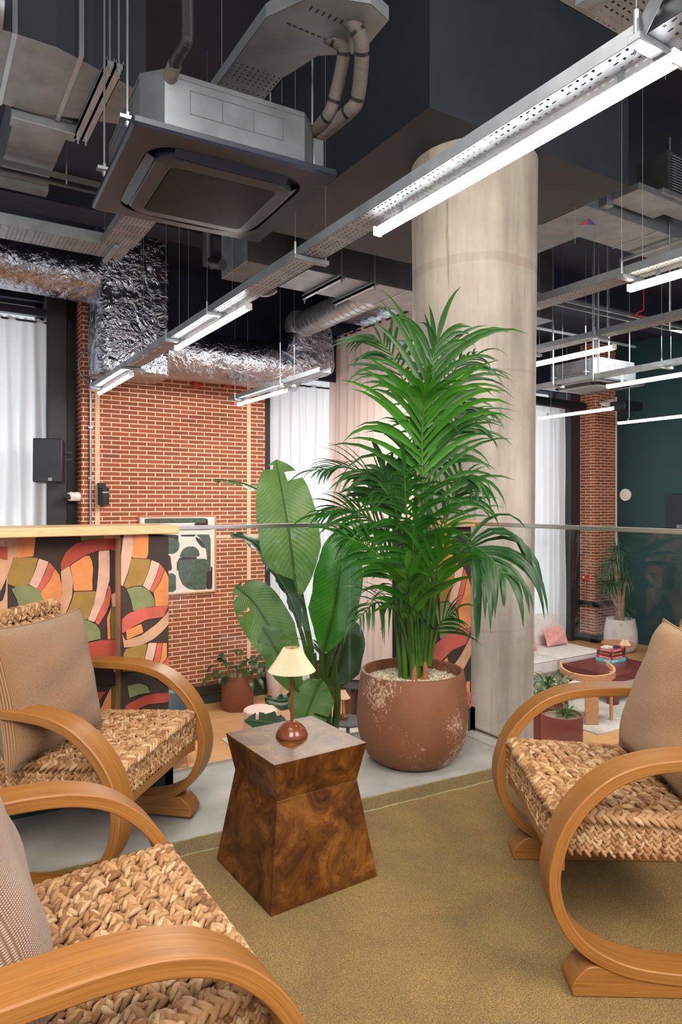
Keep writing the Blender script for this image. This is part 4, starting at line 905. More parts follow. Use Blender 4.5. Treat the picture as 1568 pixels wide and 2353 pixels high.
# riser tray and upper crossing tray, upper right corner
T2 = thing('cable_tray', 'slotted cable tray rising steeply at the upper right corner', 'cable tray', (1.9, 1.1, 2.6))
p0, p1 = at(1452, 90, 2.05), at(1512, -40, 1.86); d = (p1 - p0).normalized(); sd = Vector((.85, -.42, .1)); sd = (sd - d * sd.dot(d)).normalized(); nn = sd.cross(d)
m_ = MB(); L = .62; W2 = .085
def PT(a, b, c=0): return p0 + d * a + sd * b + nn * c + sd * W2
for i in range(10):
    for j in range(5):
        x0 = L * i / 10; x1 = x0 + L / 10; y0 = -W2 + 2 * W2 * j / 5; y1 = y0 + 2 * W2 / 5; b = [PT(x0, y0), PT(x1, y0), PT(x1, y1), PT(x0, y1)]
        if (i % 4) != 3:
            cx_ = (x0 + x1) / 2; cy_ = (y0 + y1) / 2; hx, hy = (.021, .005) if (i + j) % 3 else (.009, .010)
            h_ = [PT(cx_ - hx, cy_ - hy), PT(cx_ + hx, cy_ - hy), PT(cx_ + hx, cy_ + hy), PT(cx_ - hx, cy_ + hy)]
            m_.add(b + h_, [(0, 1, 5, 4), (1, 2, 6, 5), (2, 3, 7, 6), (3, 0, 4, 7)])
        else: m_.add(b, [(0, 1, 2, 3)])
m_.obox(PT(L / 2, -W2, .03), d * L / 2, sd * .001, nn * .03); m_.obox(PT(L / 2, W2, .03), d * L / 2, sd * .001, nn * .03)
m_.build('perforated_tray', 'galv', T2, smooth=0)
tray('pale perforated cable tray crossing behind the rising tray, upper right corner', 'x', 1.86, 4.4, 1.38, 1.60, 2.98, (3.2,), group=None)
a = at(1356, 8, 2.3); tag(MB().bar(at(1338, 6, 2.3), at(1385, -22, 2.2), .05, .03).build('channel_bracket', 'galv', bevel=.002), 'short galvanised channel end at the top edge, left of the rising tray', 'bracket')
# small black dome under the long tray
t = thing('ceiling_speaker', 'small black dome speaker under the long cable tray', 'speaker', tuple(at(603, 668, 4.6)))
q = at(606, 668, 4.6); MB().lathe([(.0001, -.035), (.05, -.028), (.085, -.008), (.092, .0), (.092, .045)], q, 32, cap=(False, True)).build('dome', 'black', t); MB().box(q.x - .14, q.x - .07, q.y - .045, q.y + .045, q.z - .005, q.z + .045).build('junction_box', 'galv_dark', t, bevel=.003)

# ============================================================ cassette air conditioners
def cassette(label, c, rot, S=.95, z=2.78, group='cassette air conditioners', pipes=True):
    t = thing('air_conditioner', label, 'air conditioner', (c[0], c[1], z), rot, group); h = S / 2
    def sqp(s_, ch): return [(-s_ + ch, -s_), (s_ - ch, -s_), (s_, -s_ + ch), (s_, s_ - ch), (s_ - ch, s_), (-s_ + ch, s_), (-s_, s_ - ch), (-s_, -s_ + ch)]
    b = MB().prism(sqp(.415, .085), 'z', .03, .30); b.build('casing', 'galv_mid', t, local=True, smooth=0, bevel=.004)
    m_ = MB()
    for k in range(4):          # pressed panel lines on the casing sides
        Rm = Matrix.Rotation(k * R(90), 3, 'Z')
        for (x0, x1, z0, z1) in ((-.22, .22, .235, .238), (-.22, .22, .135, .138), (-.22, -.217, .135, .238), (-.075, -.072, .135, .238), (.072, .075, .135, .238), (.217, .22, .135, .238), (-.33, .33, .272, .275)):
            c_ = Rm @ Vector(((x0 + x1) / 2, -.4155, (z0 + z1) / 2)); m_.obox(c_, Rm @ Vector(((x1 - x0) / 2, 0, 0)), Rm @ Vector((0, .0012, 0)), Vector((0, 0, (z1 - z0) / 2)))
    m_.build('pressed_seams', 'galv_dark', t, local=True, smooth=0)
    # fascia: outer frame with rounded inner face, dropping slightly in the centre
    def rrect(s_, r, n=6):
        o_ = []
        for (cx_, cy_, a0) in ((s_ - r, s_ - r, 0), (-s_ + r, s_ - r, 90), (-s_ + r, -s_ + r, 180), (s_ - r, -s_ + r, 270)):
            for i in range(n + 1): a = R(a0 + 90 * i / n); o_.append((cx_ + r * math.cos(a), cy_ + r * math.sin(a)))
        return o_
    def ring(mb, A, za, B, zb, m=0):
        n = len(A); mb.add([(x, y, za) for x, y in A] + [(x, y, zb) for x, y in B], [(i, (i + 1) % n, n + (i + 1) % n, n + i) for i in range(n)], m)
    o0, o1, i0, i1, i2 = rrect(h, .015), rrect(h - .01, .02), rrect(h - .10, .13), rrect(h - .135, .12), rrect(h - .15, .10)
    m_ = MB(); n = len(o0); m_.add([(x, y, .035) for x, y in o0], [tuple(range(n))]); ring(m_, o0, .035, o0, .012); ring(m_, o0, .012, o1, 0); ring(m_, o1, 0, i0, -.004); ring(m_, i0, -.004, i0, .02)
    m_.build('fascia_frame', 'black_panel', t, local=True, smooth=30)
    m_ = MB(); ring(m_, i0, .018, i1, .018); m_.add([(x, y, .019) for x, y in i0], [tuple(range(n))]); m_.build('air_slot', 'black', t, local=True, smooth=0)
    m_ = MB(); ring(m_, i1, .016, i1, -.016); ring(m_, i1, -.016, i2, -.028); gq = rrect(h - .215, .03); ring(m_, i2, -.028, gq, -.034); ring(m_, gq, -.034, rrect(h - .22, .03), -.024)
    m_.build('centre_panel', 'black_panel', t, local=True, smooth=30)
    g = MB(); q = h - .22; g.box(-q, q, -q, q, -.023, -.018); N = 46
    for i in range(N): y = -q + 2 * q * (i + .5) / N; g.box(-q, q, y - .0022, y + .0022, -.033, -.023)
    g.build('intake_grille', 'black', t, local=True, smooth=0)
    for k in range(4):
        Rm = Matrix.Rotation(k * R(90), 3, 'Z'); pts = []
        mb = MB(); n2 = 14; vs = []
        for i in range(n2 + 1):
            u = -1 + 2 * i / n2; x = u * .27; bow = .022 * (1 - u * u)
            for (yy, zz) in ((-(h - .105) + .0 - bow * .2, -.006), (-(h - .138) , -.022 - bow * .4)): vs.append(Rm @ Vector((x, yy, zz + (.0 if k != 1 else .012))))
            for (yy, zz) in ((-(h - .138), -.016 - bow * .4), (-(h - .105) - bow * .2, .0)): vs.append(Rm @ Vector((x, yy, zz + (.0 if k != 1 else .012))))
        fs = [(i * 4 + a_, i * 4 + (a_ + 1) % 4, (i + 1) * 4 + (a_ + 1) % 4, (i + 1) * 4 + a_) for i in range(n2) for a_ in range(4)] + [(0, 1, 2, 3), (n2 * 4 + 3, n2 * 4 + 2, n2 * 4 + 1, n2 * 4)]
        mb.add(vs, fs).build('louvre', 'black_panel', t, local=True, smooth=30)
    for (sx, sy) in ((-1, -.72), (-1, .72), (1, -.72), (1, .72)):
        x, y = sx * .45, sy * .36
        MB().box(x - .035, x + .035, y - .02, y + .02, .12, .135).tube([(x, y, .095), (x, y, .115)], .010, 6).tube([(x, y, .135), (x, y, .155)], .010, 6).build('lug', 'chrome', t, local=True)
        MB().tube([(x, y, .09), (x, y, CEIL - z)], .0055, 8).build('threaded_rod', 'chrome', t, local=True)
    MB().box(.415, .475, -.34, -.14, .03, .24).build('pipe_cover', 'galv_mid', t, local=True, bevel=.006)
    return t
ac = cassette('large dark ceiling cassette air conditioner hanging at the upper left', (1.25, 3.24), R(-2.5))
ac2 = cassette('far ceiling cassette air conditioner behind the strip lights at right', (7.75, 6.0), 0)
def insul(pts, D, r, label, name='insulated_pipe', mt='pipe_grey', cat='pipe', bands=True, Ds=None):
    N = len(pts); P = [at(x, y, (Ds[i] if Ds else D)) for i, (x, y) in enumerate(pts)]; S = smoothpts(P, 6)
    t = thing(name, label, cat, tuple(P[0]))
    MB().tube(S, r, 14).build('insulation', mt, t)
    if bands:
        for p_, q_ in [(P[i], P[min(i + 1, N - 1)]) for i in range(1, N - 1)]:
            k = min(range(len(S)), key=lambda i: (S[i] - p_).length); a, b = S[k], S[min(k + 1, len(S) - 1)]; dd = (b - a).normalized() * .007; MB().tube([a - dd, a + dd], r * 1.05, 14).build('joint_band', 'black', t)
    return t
insul([(742, 52), (790, 40), (822, 72), (832, 120), (822, 225), (800, 258), (735, 312), (690, 352)], 0, .033, 'outer of two bent grey insulated pipes right of the near air conditioner', Ds=[3.0, 2.95, 2.95, 3.0, 3.15, 3.2, 3.38, 3.5])
insul([(738, 78), (768, 92), (790, 122), (768, 230), (752, 268), (715, 312), (682, 345)], 0, .030, 'inner of two bent grey insulated pipes right of the near air conditioner', Ds=[3.05, 3.05, 3.08, 3.2, 3.25, 3.4, 3.52])
ct = insul([(431, -30), (432, 70), (428, 100), (414, 122), (400, 150), (372, 228)], 0, .024, 'condensate pipe bending down to the near air conditioner', 'condensate_pipe', 'black', Ds=[2.62, 2.72, 2.75, 2.8, 2.85, 2.98])
MB().tube([at(402, 148, 2.85), at(372, 228, 2.98)], .029, 14).build('lagging', 'pipe_grey', ct, label='pale lagging on the lower end')
insul([(480, 300), (478, 585), (486, 602), (512, 608)], 0, .05, 'black drain pipe with an elbow below the near air conditioner', 'drain_pipe', 'black', Ds=[6.0, 6.35, 6.35, 6.25], bands=False)

# ============================================================ rectangular ducts
d1 = thing('air_duct', 'wide galvanised rectangular air duct in the upper left corner', 'air duct', (-.5, 4.0, 3.55))
m_ = MB(); x1, x2 = .62, 1.12
pl = [(-4, 3.70), (x1, 3.70), (x2, 3.86), (x2, 4.23), (x1, 4.39), (-4, 4.39)]
m_.prism(pl, 'z', 3.552, 4.30, 0); b = m_.build('duct_body', 'navy2', d1, smooth=0); MB().prism(pl, 'z', 3.549, 3.5515).build('duct_underside', 'galv', d1, smooth=0)  # shade on the galvanised sides put into a dark body colour, underside pale
m_ = MB()
for px in (34, 187): x = onY(px, 100, 3.7).x if px == 187 else onY(34, 75, 3.7).x; m_.box(x - .012, x + .012, 3.69, 4.40, 3.544, 4.0)
m_.build('standing_seam', 'chrome', d1, smooth=0)
for px, nm in ((248, 0), (272, 1)):
    x = onZ(px, 147, 3.54).x; m_ = MB().box(x - .02, x + .02, 3.62, 4.47, 3.50, 3.525).box(x - .02, x - .016, 3.62, 4.47, 3.50, 3.54).box(x + .016, x + .02, 3.62, 4.47, 3.50, 3.54); m_.build('support_channel', 'chrome', d1, smooth=0)
    for y in (3.64, 4.44): MB().tube([(x, y, 3.46), (x, y, CEIL)], .006, 7).tube([(x, y, 3.485), (x, y, 3.5)], .012, 6).build('threaded_rod', 'chrome', d1)
d2 = thing('air_duct', 'narrow galvanised branch duct below the wide duct, upper left', 'air duct', (.67, 5.0, 3.5))
MB().box(.52, .83, 4.39, 5.50, 3.56, 3.86).build('duct_body', 'galv', d2, smooth=0, bevel=.004)
MB().box(.49, .86, 4.42, 4.52, 3.50, 3.9).build('collar', 'galv', d2, smooth=0, bevel=.004)
MB().box(.50, .85, 5.40, 5.52, 3.53, 3.9).build('end_flange', 'galv', d2, smooth=0, bevel=.004)
for y, w_ in ((5.0, 'front'), (5.12, 'rear')):
    q = tag(MB().box(-2.5, 1.2, y - .015, y + .015, 3.47, 3.50).build('support_rail', 'galv_dark'), 'thin steel rail under the narrow branch duct, %s one' % w_, 'rail', 'rails under the branch duct')
tag(MB().tube([(.9, 5.0, 3.44), (.9, 5.0, CEIL)], .006, 7).build('threaded_rod', 'chrome'), 'threaded rod right of the narrow branch duct holding its rail', 'rod')
# big duct behind the tray
d3 = thing('air_duct', 'long galvanised rectangular duct passing behind the concrete column', 'air duct', (4.7, 5.8, 3.39))
MB().box(3.09, 6.43, 5.5, 6.1, 3.39, 4.2).build('duct_body', 'galv_dark', d3, smooth=0)  # galvanised faces in shade, painted as a darker body tone
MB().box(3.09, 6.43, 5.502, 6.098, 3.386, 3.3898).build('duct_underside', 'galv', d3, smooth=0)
m_ = MB()
for x in (4.25, 4.75, 5.6): m_.box(x - .006, x + .006, 5.5, 6.1, 3.380, 3.386)
m_.build('standing_seam', 'chrome', d3, smooth=0)
for x in (3.42, 3.80):
    MB().box(x - .02, x + .02, 5.42, 6.18, 3.335, 3.36).box(x - .02, x - .016, 5.42, 6.18, 3.335, 3.378).box(x + .016, x + .02, 5.42, 6.18, 3.335, 3.378).build('support_channel', 'chrome', d3, smooth=0)
    for y in (5.44, 6.16): MB().tube([(x, y, 3.29), (x, y, CEIL)], .006, 7).tube([(x, y, 3.315), (x, y, 3.335)], .013, 6).build('threaded_rod', 'chrome', d3)
d4 = thing('air_duct', 'dark box end of a duct below the near air conditioner, its left face bright', 'air duct', (2.8, 5.95, 3.42))
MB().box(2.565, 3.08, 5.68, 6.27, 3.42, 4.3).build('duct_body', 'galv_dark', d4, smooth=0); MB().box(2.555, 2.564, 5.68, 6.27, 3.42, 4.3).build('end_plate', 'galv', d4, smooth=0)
# spiral duct
sd_ = thing('spiral_duct', 'round spiral-seamed duct above the pink curtain', 'air duct', (4.46, 7.4, 3.6))
p, q = Vector((4.52, 8.30, 3.66)), Vector((4.50, 6.15, 3.66)); MB().tube([p, q], .165, 36, cap=True).build('duct_body', 'galv_bright', sd_)
m_ = MB(); P = []
for i in range(24 * 18):
    a = i / 24 * 6.283; t_ = i / (24 * 18); P.append(p.lerp(q, t_) + Vector((math.cos(a) * .167, 0, math.sin(a) * .167)))
m_.tube(P, .004, 4); m_.build('spiral_seam', 'chrome', sd_)
MB().lathe([(.0001, .21), (.12, .19), (.19, .10), (.20, 0), (.19, -.12), (.12, -.19), (.0001, -.2)], p, 30).build('end_elbow', 'galv_bright', sd_)
MB().lathe([(.07, -.27), (.07, -.12)], p + Vector((.12, -.05, 0)), 20, cap=(True, True)).build('outlet_spigot', 'galv', sd_)
# ducts at right, with arrow sticker
d5 = thing('air_duct', 'pale galvanised duct with a red and blue triangle sticker right of the column', 'air duct', (6, 3.9, 3.6))
MB().box(4.53, 8.2, 3.57, 4.02, 3.6, 3.9).box(4.53, 5.15, 4.02, 4.7, 3.66, 3.86).build('duct_body', 'galv', d5, smooth=0, bevel=.004)
m_ = MB()
for x in (5.5, 6.4, 7.3): m_.box(x - .008, x + .008, 3.56, 4.03, 3.594, 3.6)
m_.build('standing_seam', 'chrome', d5, smooth=0)
for x in (5.75, 6.6):
    MB().box(x - .02, x + .02, 3.48, 4.12, 3.545, 3.57).build('support_channel', 'chrome', d5, smooth=0)
    for y in (3.5, 4.1): MB().tube([(x, y, 3.5), (x, y, CEIL)], .006, 7).build('threaded_rod', 'chrome', d5)
def onU(px, py, z=3.5985): return onZ(px, py, z)
m_ = MB(); m_.add([onU(1329, 517), onU(1354, 502.5), onU(1350, 516)], [(0, 1, 2)], 0); m_.add([onU(1350, 516), onU(1354, 502.5), onU(1370, 516.5)], [(0, 1, 2)], 1)
M['stk_r'] = mat('red_sticker', srgb(200, 30, 50), .5); M['stk_b'] = mat('blue_sticker', srgb(30, 60, 170), .5)
m_.build('triangle_sticker', ['stk_r', 'stk_b'], d5, smooth=0)
d6 = thing('air_grille_box', 'dark louvred grille box with galvanised collar at the right edge, upper area', 'air grille', (5.3, 3.3, 3.7))
MB().box(5.1, 5.7, 3.22, 3.50, 3.72, 4.05).build('box', 'galv_dark', d6, smooth=0, bevel=.004)
m_ = MB()
for k in range(13): z = 3.745 + k * .022; m_.obox((5.4, 3.212, z), (.28, 0, 0), (0, .010, .006), (0, -.002, .003))
m_.build('louvre', 'galv', d6, smooth=0)
MB().box(4.75, 5.35, 3.24, 3.52, 3.66, 3.715).box(5.0, 5.75, 3.2, 3.45, 3.68, 3.72).build('collar', 'galv', d6, smooth=0, bevel=.004)
tag(MB().box(4.70, 4.78, 3.49, 3.57, 3.62, 3.85).build('control_box', 'galv', bevel=.003), 'small pale control box on the duct right of the column', 'control box')
# ladder-like rails and rods far right
for k, (x0, x1, y, z, lb) in enumerate(((4.9, 9, 5.0, 3.42, 'front one of the close pair of rails beyond the sticker duct'), (4.9, 9, 5.14, 3.42, 'rear one of the close pair of rails beyond the sticker duct'), (4.2, 9, 6.2, 3.5, 'farthest thin rail under the ceiling right of the column'), (5.2, 9, 3.05, 3.62, 'nearest thin rail at the right edge, before the louvred grille'))):
    tag(MB().box(x0, x1, y - .012, y + .012, z, z + .03).build('support_rail', 'chrome'), lb, 'rail', 'rails right of the column')
for px, y0, D, lb in ((1363, 1000, 7.6, 'left rod of the close pair beside the far air conditioner'), (1376, 860, 7.2, 'right rod of the close pair beside the far air conditioner'), (1469, 660, 7.0, 'rod between the far air conditioner and the right edge'), (1540, 760, 6.0, 'rod closest to the right edge of the picture'), (1271, 880, 8.0, 'rod closest to the concrete column on its right'), (1400, 860, 8.4, 'thin rod just left of the tip of the second warm light')):
    p = at(px, y0, D); tag(MB().tube([(p.x, p.y, max(p.z, 2.6)), (p.x, p.y, CEIL)], .008, 6).build('threaded_rod', 'chrome'), 'threaded ' + lb, 'rod', 'rods right of the column')
for px, y0, D, lb in ((412, 790, 6.5, 'before the foil duct, right of its drop box'), (330, 700, 6.0, 'before the foil drop box'), (727, 520, 5.2, 'right of the near air conditioner'), (510, 180, 3.4, 'above the near air conditioner'), (597, 500, 5.5, 'behind the right corner of the near air conditioner'), (648, 250, 3.6, 'right of the upper tray elbow'), (1530, 590, 3.4, 'at the far right edge'), (1322, 560, 5.0, 'below the triangle sticker')):
    p = at(px, y0, D); p.z = max(p.z, ZT) if D > 4 else max(p.z, 3.35)
    tag(MB().tube([p, (p.x, p.y, CEIL)], .0022, 5).build('suspension_wire', 'chrome'), 'thin suspension wire ' + lb, 'wire', 'loose suspension wires')
p = at(6, 20, 3.2); tag(MB().tube([p + Vector((-.4, 0, .02)), p], .085, 24).tube([p + Vector((-.02, 0, 0)), p], .09, 24).build('spiral_duct', 'galv'), 'round duct end in the very top left corner', 'air duct')
# red sprinkler tube
tag(MB().tube([Vector((at(1480, 712, 8).x, at(1480, 712, 8).y, CEIL))] + smoothpts([at(1480, 712, 8), at(1462, 722, 8), at(1475, 727, 8), at(1505, 732, 7.6)], 5), .008, 6).build('red_pipe', mat('red_pipe_paint', srgb(190, 40, 40), .5)), 'thin bent red pipe below the ceiling at right', 'pipe')
# black curtain track tube and box by the far window
[tag(MB().tube([(x_, 9.1, 3.2), (x_, 9.1, CEIL)], .01, 6).build('threaded_rod', 'chrome'), 'rod holding the black round tube, %s one' % w_, 'rod') for x_, w_ in ((9.0, 'left'), (11.0, 'right'))]
bt = thing('curtain_track', 'black round tube above the right sheer curtain', 'curtain track', (9.9, 9.1, 3.2)); MB().tube([(7.5, 9.1, 3.22), (11.5, 9.1, 3.16)], .09, 18).build('tube', 'black', bt)
pj = thing('projector', 'black boxy projector hanging before the green wall', 'projector', tuple(at(1445, 934, 12.6))); c = at(1440, 934, 12.6)
MB().obox(c, (.26, 0, 0), (0, .16, 0), (0, 0, .075)).build('body', 'black', pj, bevel=.01); MB().tube([c, (c.x, c.y, CEIL)], .015, 8).build('pole', 'black', pj)
# cable coil on the pier
cc_ = Vector((11.9, 8.88, 3.25)); m_ = MB()
for k in range(6):
    P = [cc_ + Vector((.17 * math.cos(a) + .01 * k, .05 * math.sin(a) - k * .012, .05 * math.sin(a + .2 * k) + (k - 3) * .012)) for a in [i * 2 * math.pi / 20 for i in range(21)]]; m_.tube(P, .009, 6)
tag(m_.build('cable_coil', 'white'), 'coil of white cable in front of the far brick pier', 'cable')

# ============================================================ foil wrapped ducts
def foil_tube(label, pts, r, nseg=60, n=72, amp=.028, sq=.0, seed=0, mid=None):
    mb = MB(); rr = np.random.default_rng(seed); P = smoothpts(pts, max(2, nseg // max(1, len(pts) - 1))); N = len(P); vs = []
    K = 16; fr = rr.normal(0, 1, (K, 3)) * np.array([9, 9, 16]); ph = rr.uniform(0, 6.28, K); am = 1 / (np.linalg.norm(fr, axis=1) / 12 + .6)
    for i, p in enumerate(P):
        d = (P[min(i + 1, N - 1)] - P[max(i - 1, 0)]).normalized(); a = d.cross(Vector((0, 0, 1))); a = a.normalized() if a.length > .2 else Vector((1, 0, 0)); b = d.cross(a)
        for k in range(n):
            t = 2 * math.pi * k / n; c, s_ = math.cos(t), math.sin(t); e = 1 if not sq else (1 / (abs(c) ** sq + abs(s_) ** sq) ** (1 / sq))
            u = np.array([c, s_, i / N * (len(pts) * 1.0) * 1.5]); v = float((np.sin(fr @ (u * .35) + ph) * am).sum()) / 4
            v2 = abs(math.sin(9 * t + 3 * math.sin(i * .35) + seed)) * abs(math.sin(i * .55 + 2 * math.sin(3 * t)))
            vs.append(p + (a * c + b * s_) * (r[0] if isinstance(r, tuple) else r) * e * (1 + amp * v + amp * .35 * v2) if not isinstance(r, tuple) else p + (a * c * r[0] + b * s_ * r[1]) * e * (1 + amp * v + amp * .35 * v2))
    fs = [(i * n + k, i * n + (k + 1) % n, (i + 1) * n + (k + 1) % n, (i + 1) * n + k) for i in range(N - 1) for k in range(n)] + [tuple(range(n - 1, -1, -1)), tuple((N - 1) * n + k for k in range(n))]
    mb.add(vs, fs); return mb
f1 = thing('foil_duct', 'foil wrapped duct entering at the left edge, with a square drop box', 'air duct', (1, 8.3, 3.3))
foil_tube('', [(-2.5, 8.3, 3.92), (-1, 8.3, 3.90), (.6, 8.3, 3.88), (2.0, 8.3, 3.84)], .29, 90, seed=1).build('horizontal_run', 'foil', f1, smooth=180)
foil_tube('', [(2.20, 8.32, 4.42), (2.20, 8.32, 3.9), (2.20, 8.32, 3.3), (2.20, 8.32, 2.74)], (.42, .34), 60, 96, sq=7, amp=.02, seed=2).build('drop_box', 'foil', f1, smooth=180)
f2 = thing('foil_duct', 'thick foil wrapped duct along the top of the brick wall', 'air duct', (3.5, 8.55, 3.1))
foil_tube('', [(2.5, 8.5, 3.14), (3.2, 8.5, 3.13), (3.9, 8.5, 3.12), (4.55, 8.5, 3.10)], .315, 90, 80, seed=3).build('horizontal_run', 'foil', f2, smooth=180)
foil_tube('', [(4.5, 8.5, 3.12), (4.62, 8.5, 3.35), (4.8, 8.52, 3.38), (4.95, 8.55, 3.40)], .36, 60, 80, sq=5, seed=4).build('end_box', 'foil', f2, smooth=180)
f3 = thing('foil_duct', 'flat foil wrapped duct behind the spiral duct, above the pink curtain', 'air duct', (5.9, 8.2, 3.8))
foil_tube('', [(4.9, 8.1, 4.09), (6.0, 8.1, 4.09), (7.6, 8.1, 4.09)], (.5, .22), 60, 80, sq=6, seed=5).build('wrapped_run', 'foil', f3, smooth=180)

# ============================================================ wall fittings by the left window
t = thing('loudspeaker', 'dark grey tilted loudspeaker mounted by the left window', 'loudspeaker', tuple(at(115, 1060, 8.4)))
c = at(113, 1060, 8.35); ax = (CAMR * .96 + CAMF * .28).normalized(); tl = R(14); up = (UPV * math.cos(tl) + CAMR * -.14 ).normalized(); up = (up - ax * up.dot(ax)).normalized(); dp = ax.cross(up)
MB().obox(c, ax * .165, up * .265, dp * .15).build('cabinet', 'black_panel', t, bevel=.015)
MB().obox(c - dp * .152 if dp.dot(CAMF) > 0 else c + dp * .152, ax * .155, up * .255, dp * .003).build('front_grille', mat('speaker_grille', srgb(58, 62, 70), .7, bump=.4, bscale=400), t)
fc = c - dp * .157 if dp.dot(CAMF) > 0 else c + dp * .157
m_ = MB(); qd = fc - up * .225 + ax * .03
for (a_, b_, w_, h_) in ((0, .008, .020, .003), (0, -.002, .020, .003), (-.018, -.010, .003, .010), (.0, -.012, .003, .010), (.018, -.010, .003, .010), (0, -.020, .020, .003)): m_.obox(qd + ax * a_ + up * b_, ax * w_, up * h_, dp * .0015)
m_.build('logo_plate', 'white', t, smooth=0)
bk = at(160, 1045, 8.75); MB().bar(bk + CAMR * -.09 + UPV * .03, bk + CAMR * .03 + UPV * .03, .02, .012).bar(bk + CAMR * -.09 - UPV * .06, bk + CAMR * .03 - UPV * .06, .02, .012).build('wall_bracket', 'chrome', t)
t = thing('security_camera', 'white dome security camera on the left end of the brick wall', 'camera', tuple(at(160, 1140, 8.7)))
c = Vector((BX0, 9.24, at(168, 1141, 8.75).z)); MB().tube([c + Vector((.0, 0, 0)), c + Vector((-.09, -.02, 0))], [.062, .058], 24).build('mount', 'white', t)
e = c + Vector((-.12, -.045, 0)); m_ = MB().lathe([(.0001, -.062), (.04, -.048), (.062, 0), (.04, .048), (.0001, .062)], e, 24); m_.build('ball', 'white', t)
dv = Vector((-.75, -.6, -.12)).normalized(); MB().tube([e + dv * .048, e + dv * .068], [.036, .030], 18).build('lens', 'black', t)
t = thing('wall_light', 'black cylindrical wall light on the brick wall beside the conduit', 'wall light', tuple(onY(237, 1140, BY - .07)))
c = onY(238, 1138, BY - .08); MB().tube([c + Vector((0, 0, -.125)), c + Vector((0, 0, .10))], .068, 28).build('cylinder_body', 'black', t, bevel=.002)
MB().box(c.x - .06, c.x + .03, c.y, BY, c.z + .08, c.z + .16).build('mounting_plate', 'black', t); MB().box(c.x - .03, c.x + .05, c.y - .071, c.y - .06, c.z + .03, c.z + .045).build('clip', 'chrome', t)
t = thing('conduit', 'galvanised conduit running down the left side of the brick wall', 'conduit', tuple(onY(208, 1200, BY - .02)))
x = onY(208, 1100, BY - .02).x; MB().tube([(x, BY - .02, -1.3), (x, BY - .02, 2.66)], .014, 10).build('tube', 'chrome', t)
for z in (1.55, .9, 2.2): MB().box(x - .03, x + .03, BY - .036, BY, z - .01, z + .01).build('saddle', 'chrome', t)
MB().tube([(x + .03, BY - .03, 2.66), (x + .03, BY - .03, 2.74)], .05, 16).build('junction_box', 'white', t)
cbl = smoothpts([onY(236, 745, BY - .02), onY(205, 790, BY - .03), onY(182, 830, BY - .03), onY(190, 865, BY - .04), onY(218, 882, BY - .06)], 8)
tag(MB().tube(cbl, .009, 8).build('cable', 'galv'), 'loose grey cable looping down to the tray end on the brick wall', 'cable')
m_ = MB(); c = onY(222, 880, BY - .12)
for k in range(5): m_.tube([c + Vector((.12 * math.cos(a), .04 * math.sin(a), .03 * math.sin(a) + k * .012)) for a in [i * math.pi / 10 for i in range(21)]], .006, 6)
tag(m_.build('cable_coil', 'galv'), 'coil of grey cable at the end of the long cable tray', 'cable')
for k, px in enumerate((452, 521)):
    c = onY(px, 885, BY - .05); m_ = MB().lathe([(.0001, .04), (.05, .03), (.055, 0), (.05, -.03), (.0001, -.04)], c, 18)
    o = tag(m_.build('fire_detector', mat('red_detector', srgb(190, 50, 40), .4)), 'small red fire detector high on the brick wall, %s one' % ('left' if k == 0 else 'right'), 'fire detector', 'red detectors')
# ============================================================ curtains
def curtain(label, name, mt, path, z0, z1, pitch, depth, seed, cat='curtain', group=None, header=False):
    """pleated cloth hanging from a straight line between two points"""
    rr = random.Random(seed); a, b = Vector(path[0]), Vector(path[1]); L = (b - a).length; d = (b - a) / L; nn = Vector((-d.y, d.x, 0)); n = int(L / pitch * 10); vs = []; rows = 14
    ph = [rr.uniform(-.6, .6) for _ in range(n // 10 + 3)]
    for j in range(rows + 1):
        z = z1 + (z0 - z1) * j / rows; k = .45 + .55 * min(1, j / 4)
        for i in range(n + 1):
            s_ = L * i / n; q = s_ / pitch; f = ph[int(q)] * (1 - (q % 1)) + ph[int(q) + 1] * (q % 1)
            off = depth * k * 1.25 * math.sin(2 * math.pi * q + f * 1.6 + .25 * math.sin(z * 1.3 + q)) + depth * .4 * math.sin(2 * math.pi * q * .37 + f)
            hz = .012 * math.sin(2 * math.pi * q * 2) if (header and j == 0) else 0
            vs.append(a + d * (s_ + .015 * math.sin(z * 2 + q * 3)) + nn * off + Vector((0, 0, z + hz - a.z if False else 0)) + Vector((0, 0, z + hz)))
    fs = [(j * (n + 1) + i, j * (n + 1) + i + 1, (j + 1) * (n + 1) + i + 1, (j + 1) * (n + 1) + i) for j in range(rows) for i in range(n)]
    t = thing(name, label, cat, (a + b) / 2 + Vector((0, 0, z0)), 0, group); m_ = MB(); m_.add(vs, fs); m_.build('cloth', mt, t, smooth=180)
    MB().tube([a + Vector((0, 0, z1 - .03)), b + Vector((0, 0, z1 - .03))], .014, 8).build('curtain_rod', 'blackframe', t); return t
curtain('white sheer curtain over the left window behind the wallpapered wall', 'sheer_curtain', 'sheer', ((-3.5, 9.42, 0), (1.46, 9.42, 0)), LOW + .02, 3.56, .17, .035, 1, header=True)
curtain('white sheer curtain right of the brick wall, behind the tropical plants', 'sheer_curtain', 'sheer', ((4.66, 9.45, 0), (8.2, 9.45, 0)), LOW + .02, 3.10, .16, .035, 2)
curtain('white sheer curtain right of the concrete column, behind the sofa', 'sheer_curtain', 'sheer', ((8.3, 9.45, 0), (11.42, 9.45, 0)), LOW + .02, 3.30, .17, .035, 3)
curtain('floor-length blush pink curtain behind the palm', 'pink_curtain', 'pinkcurt', ((5.62, 9.25, 0), (5.62, 6.1, 0)), LOW + .03, 3.82, .19, .045, 4, header=True)

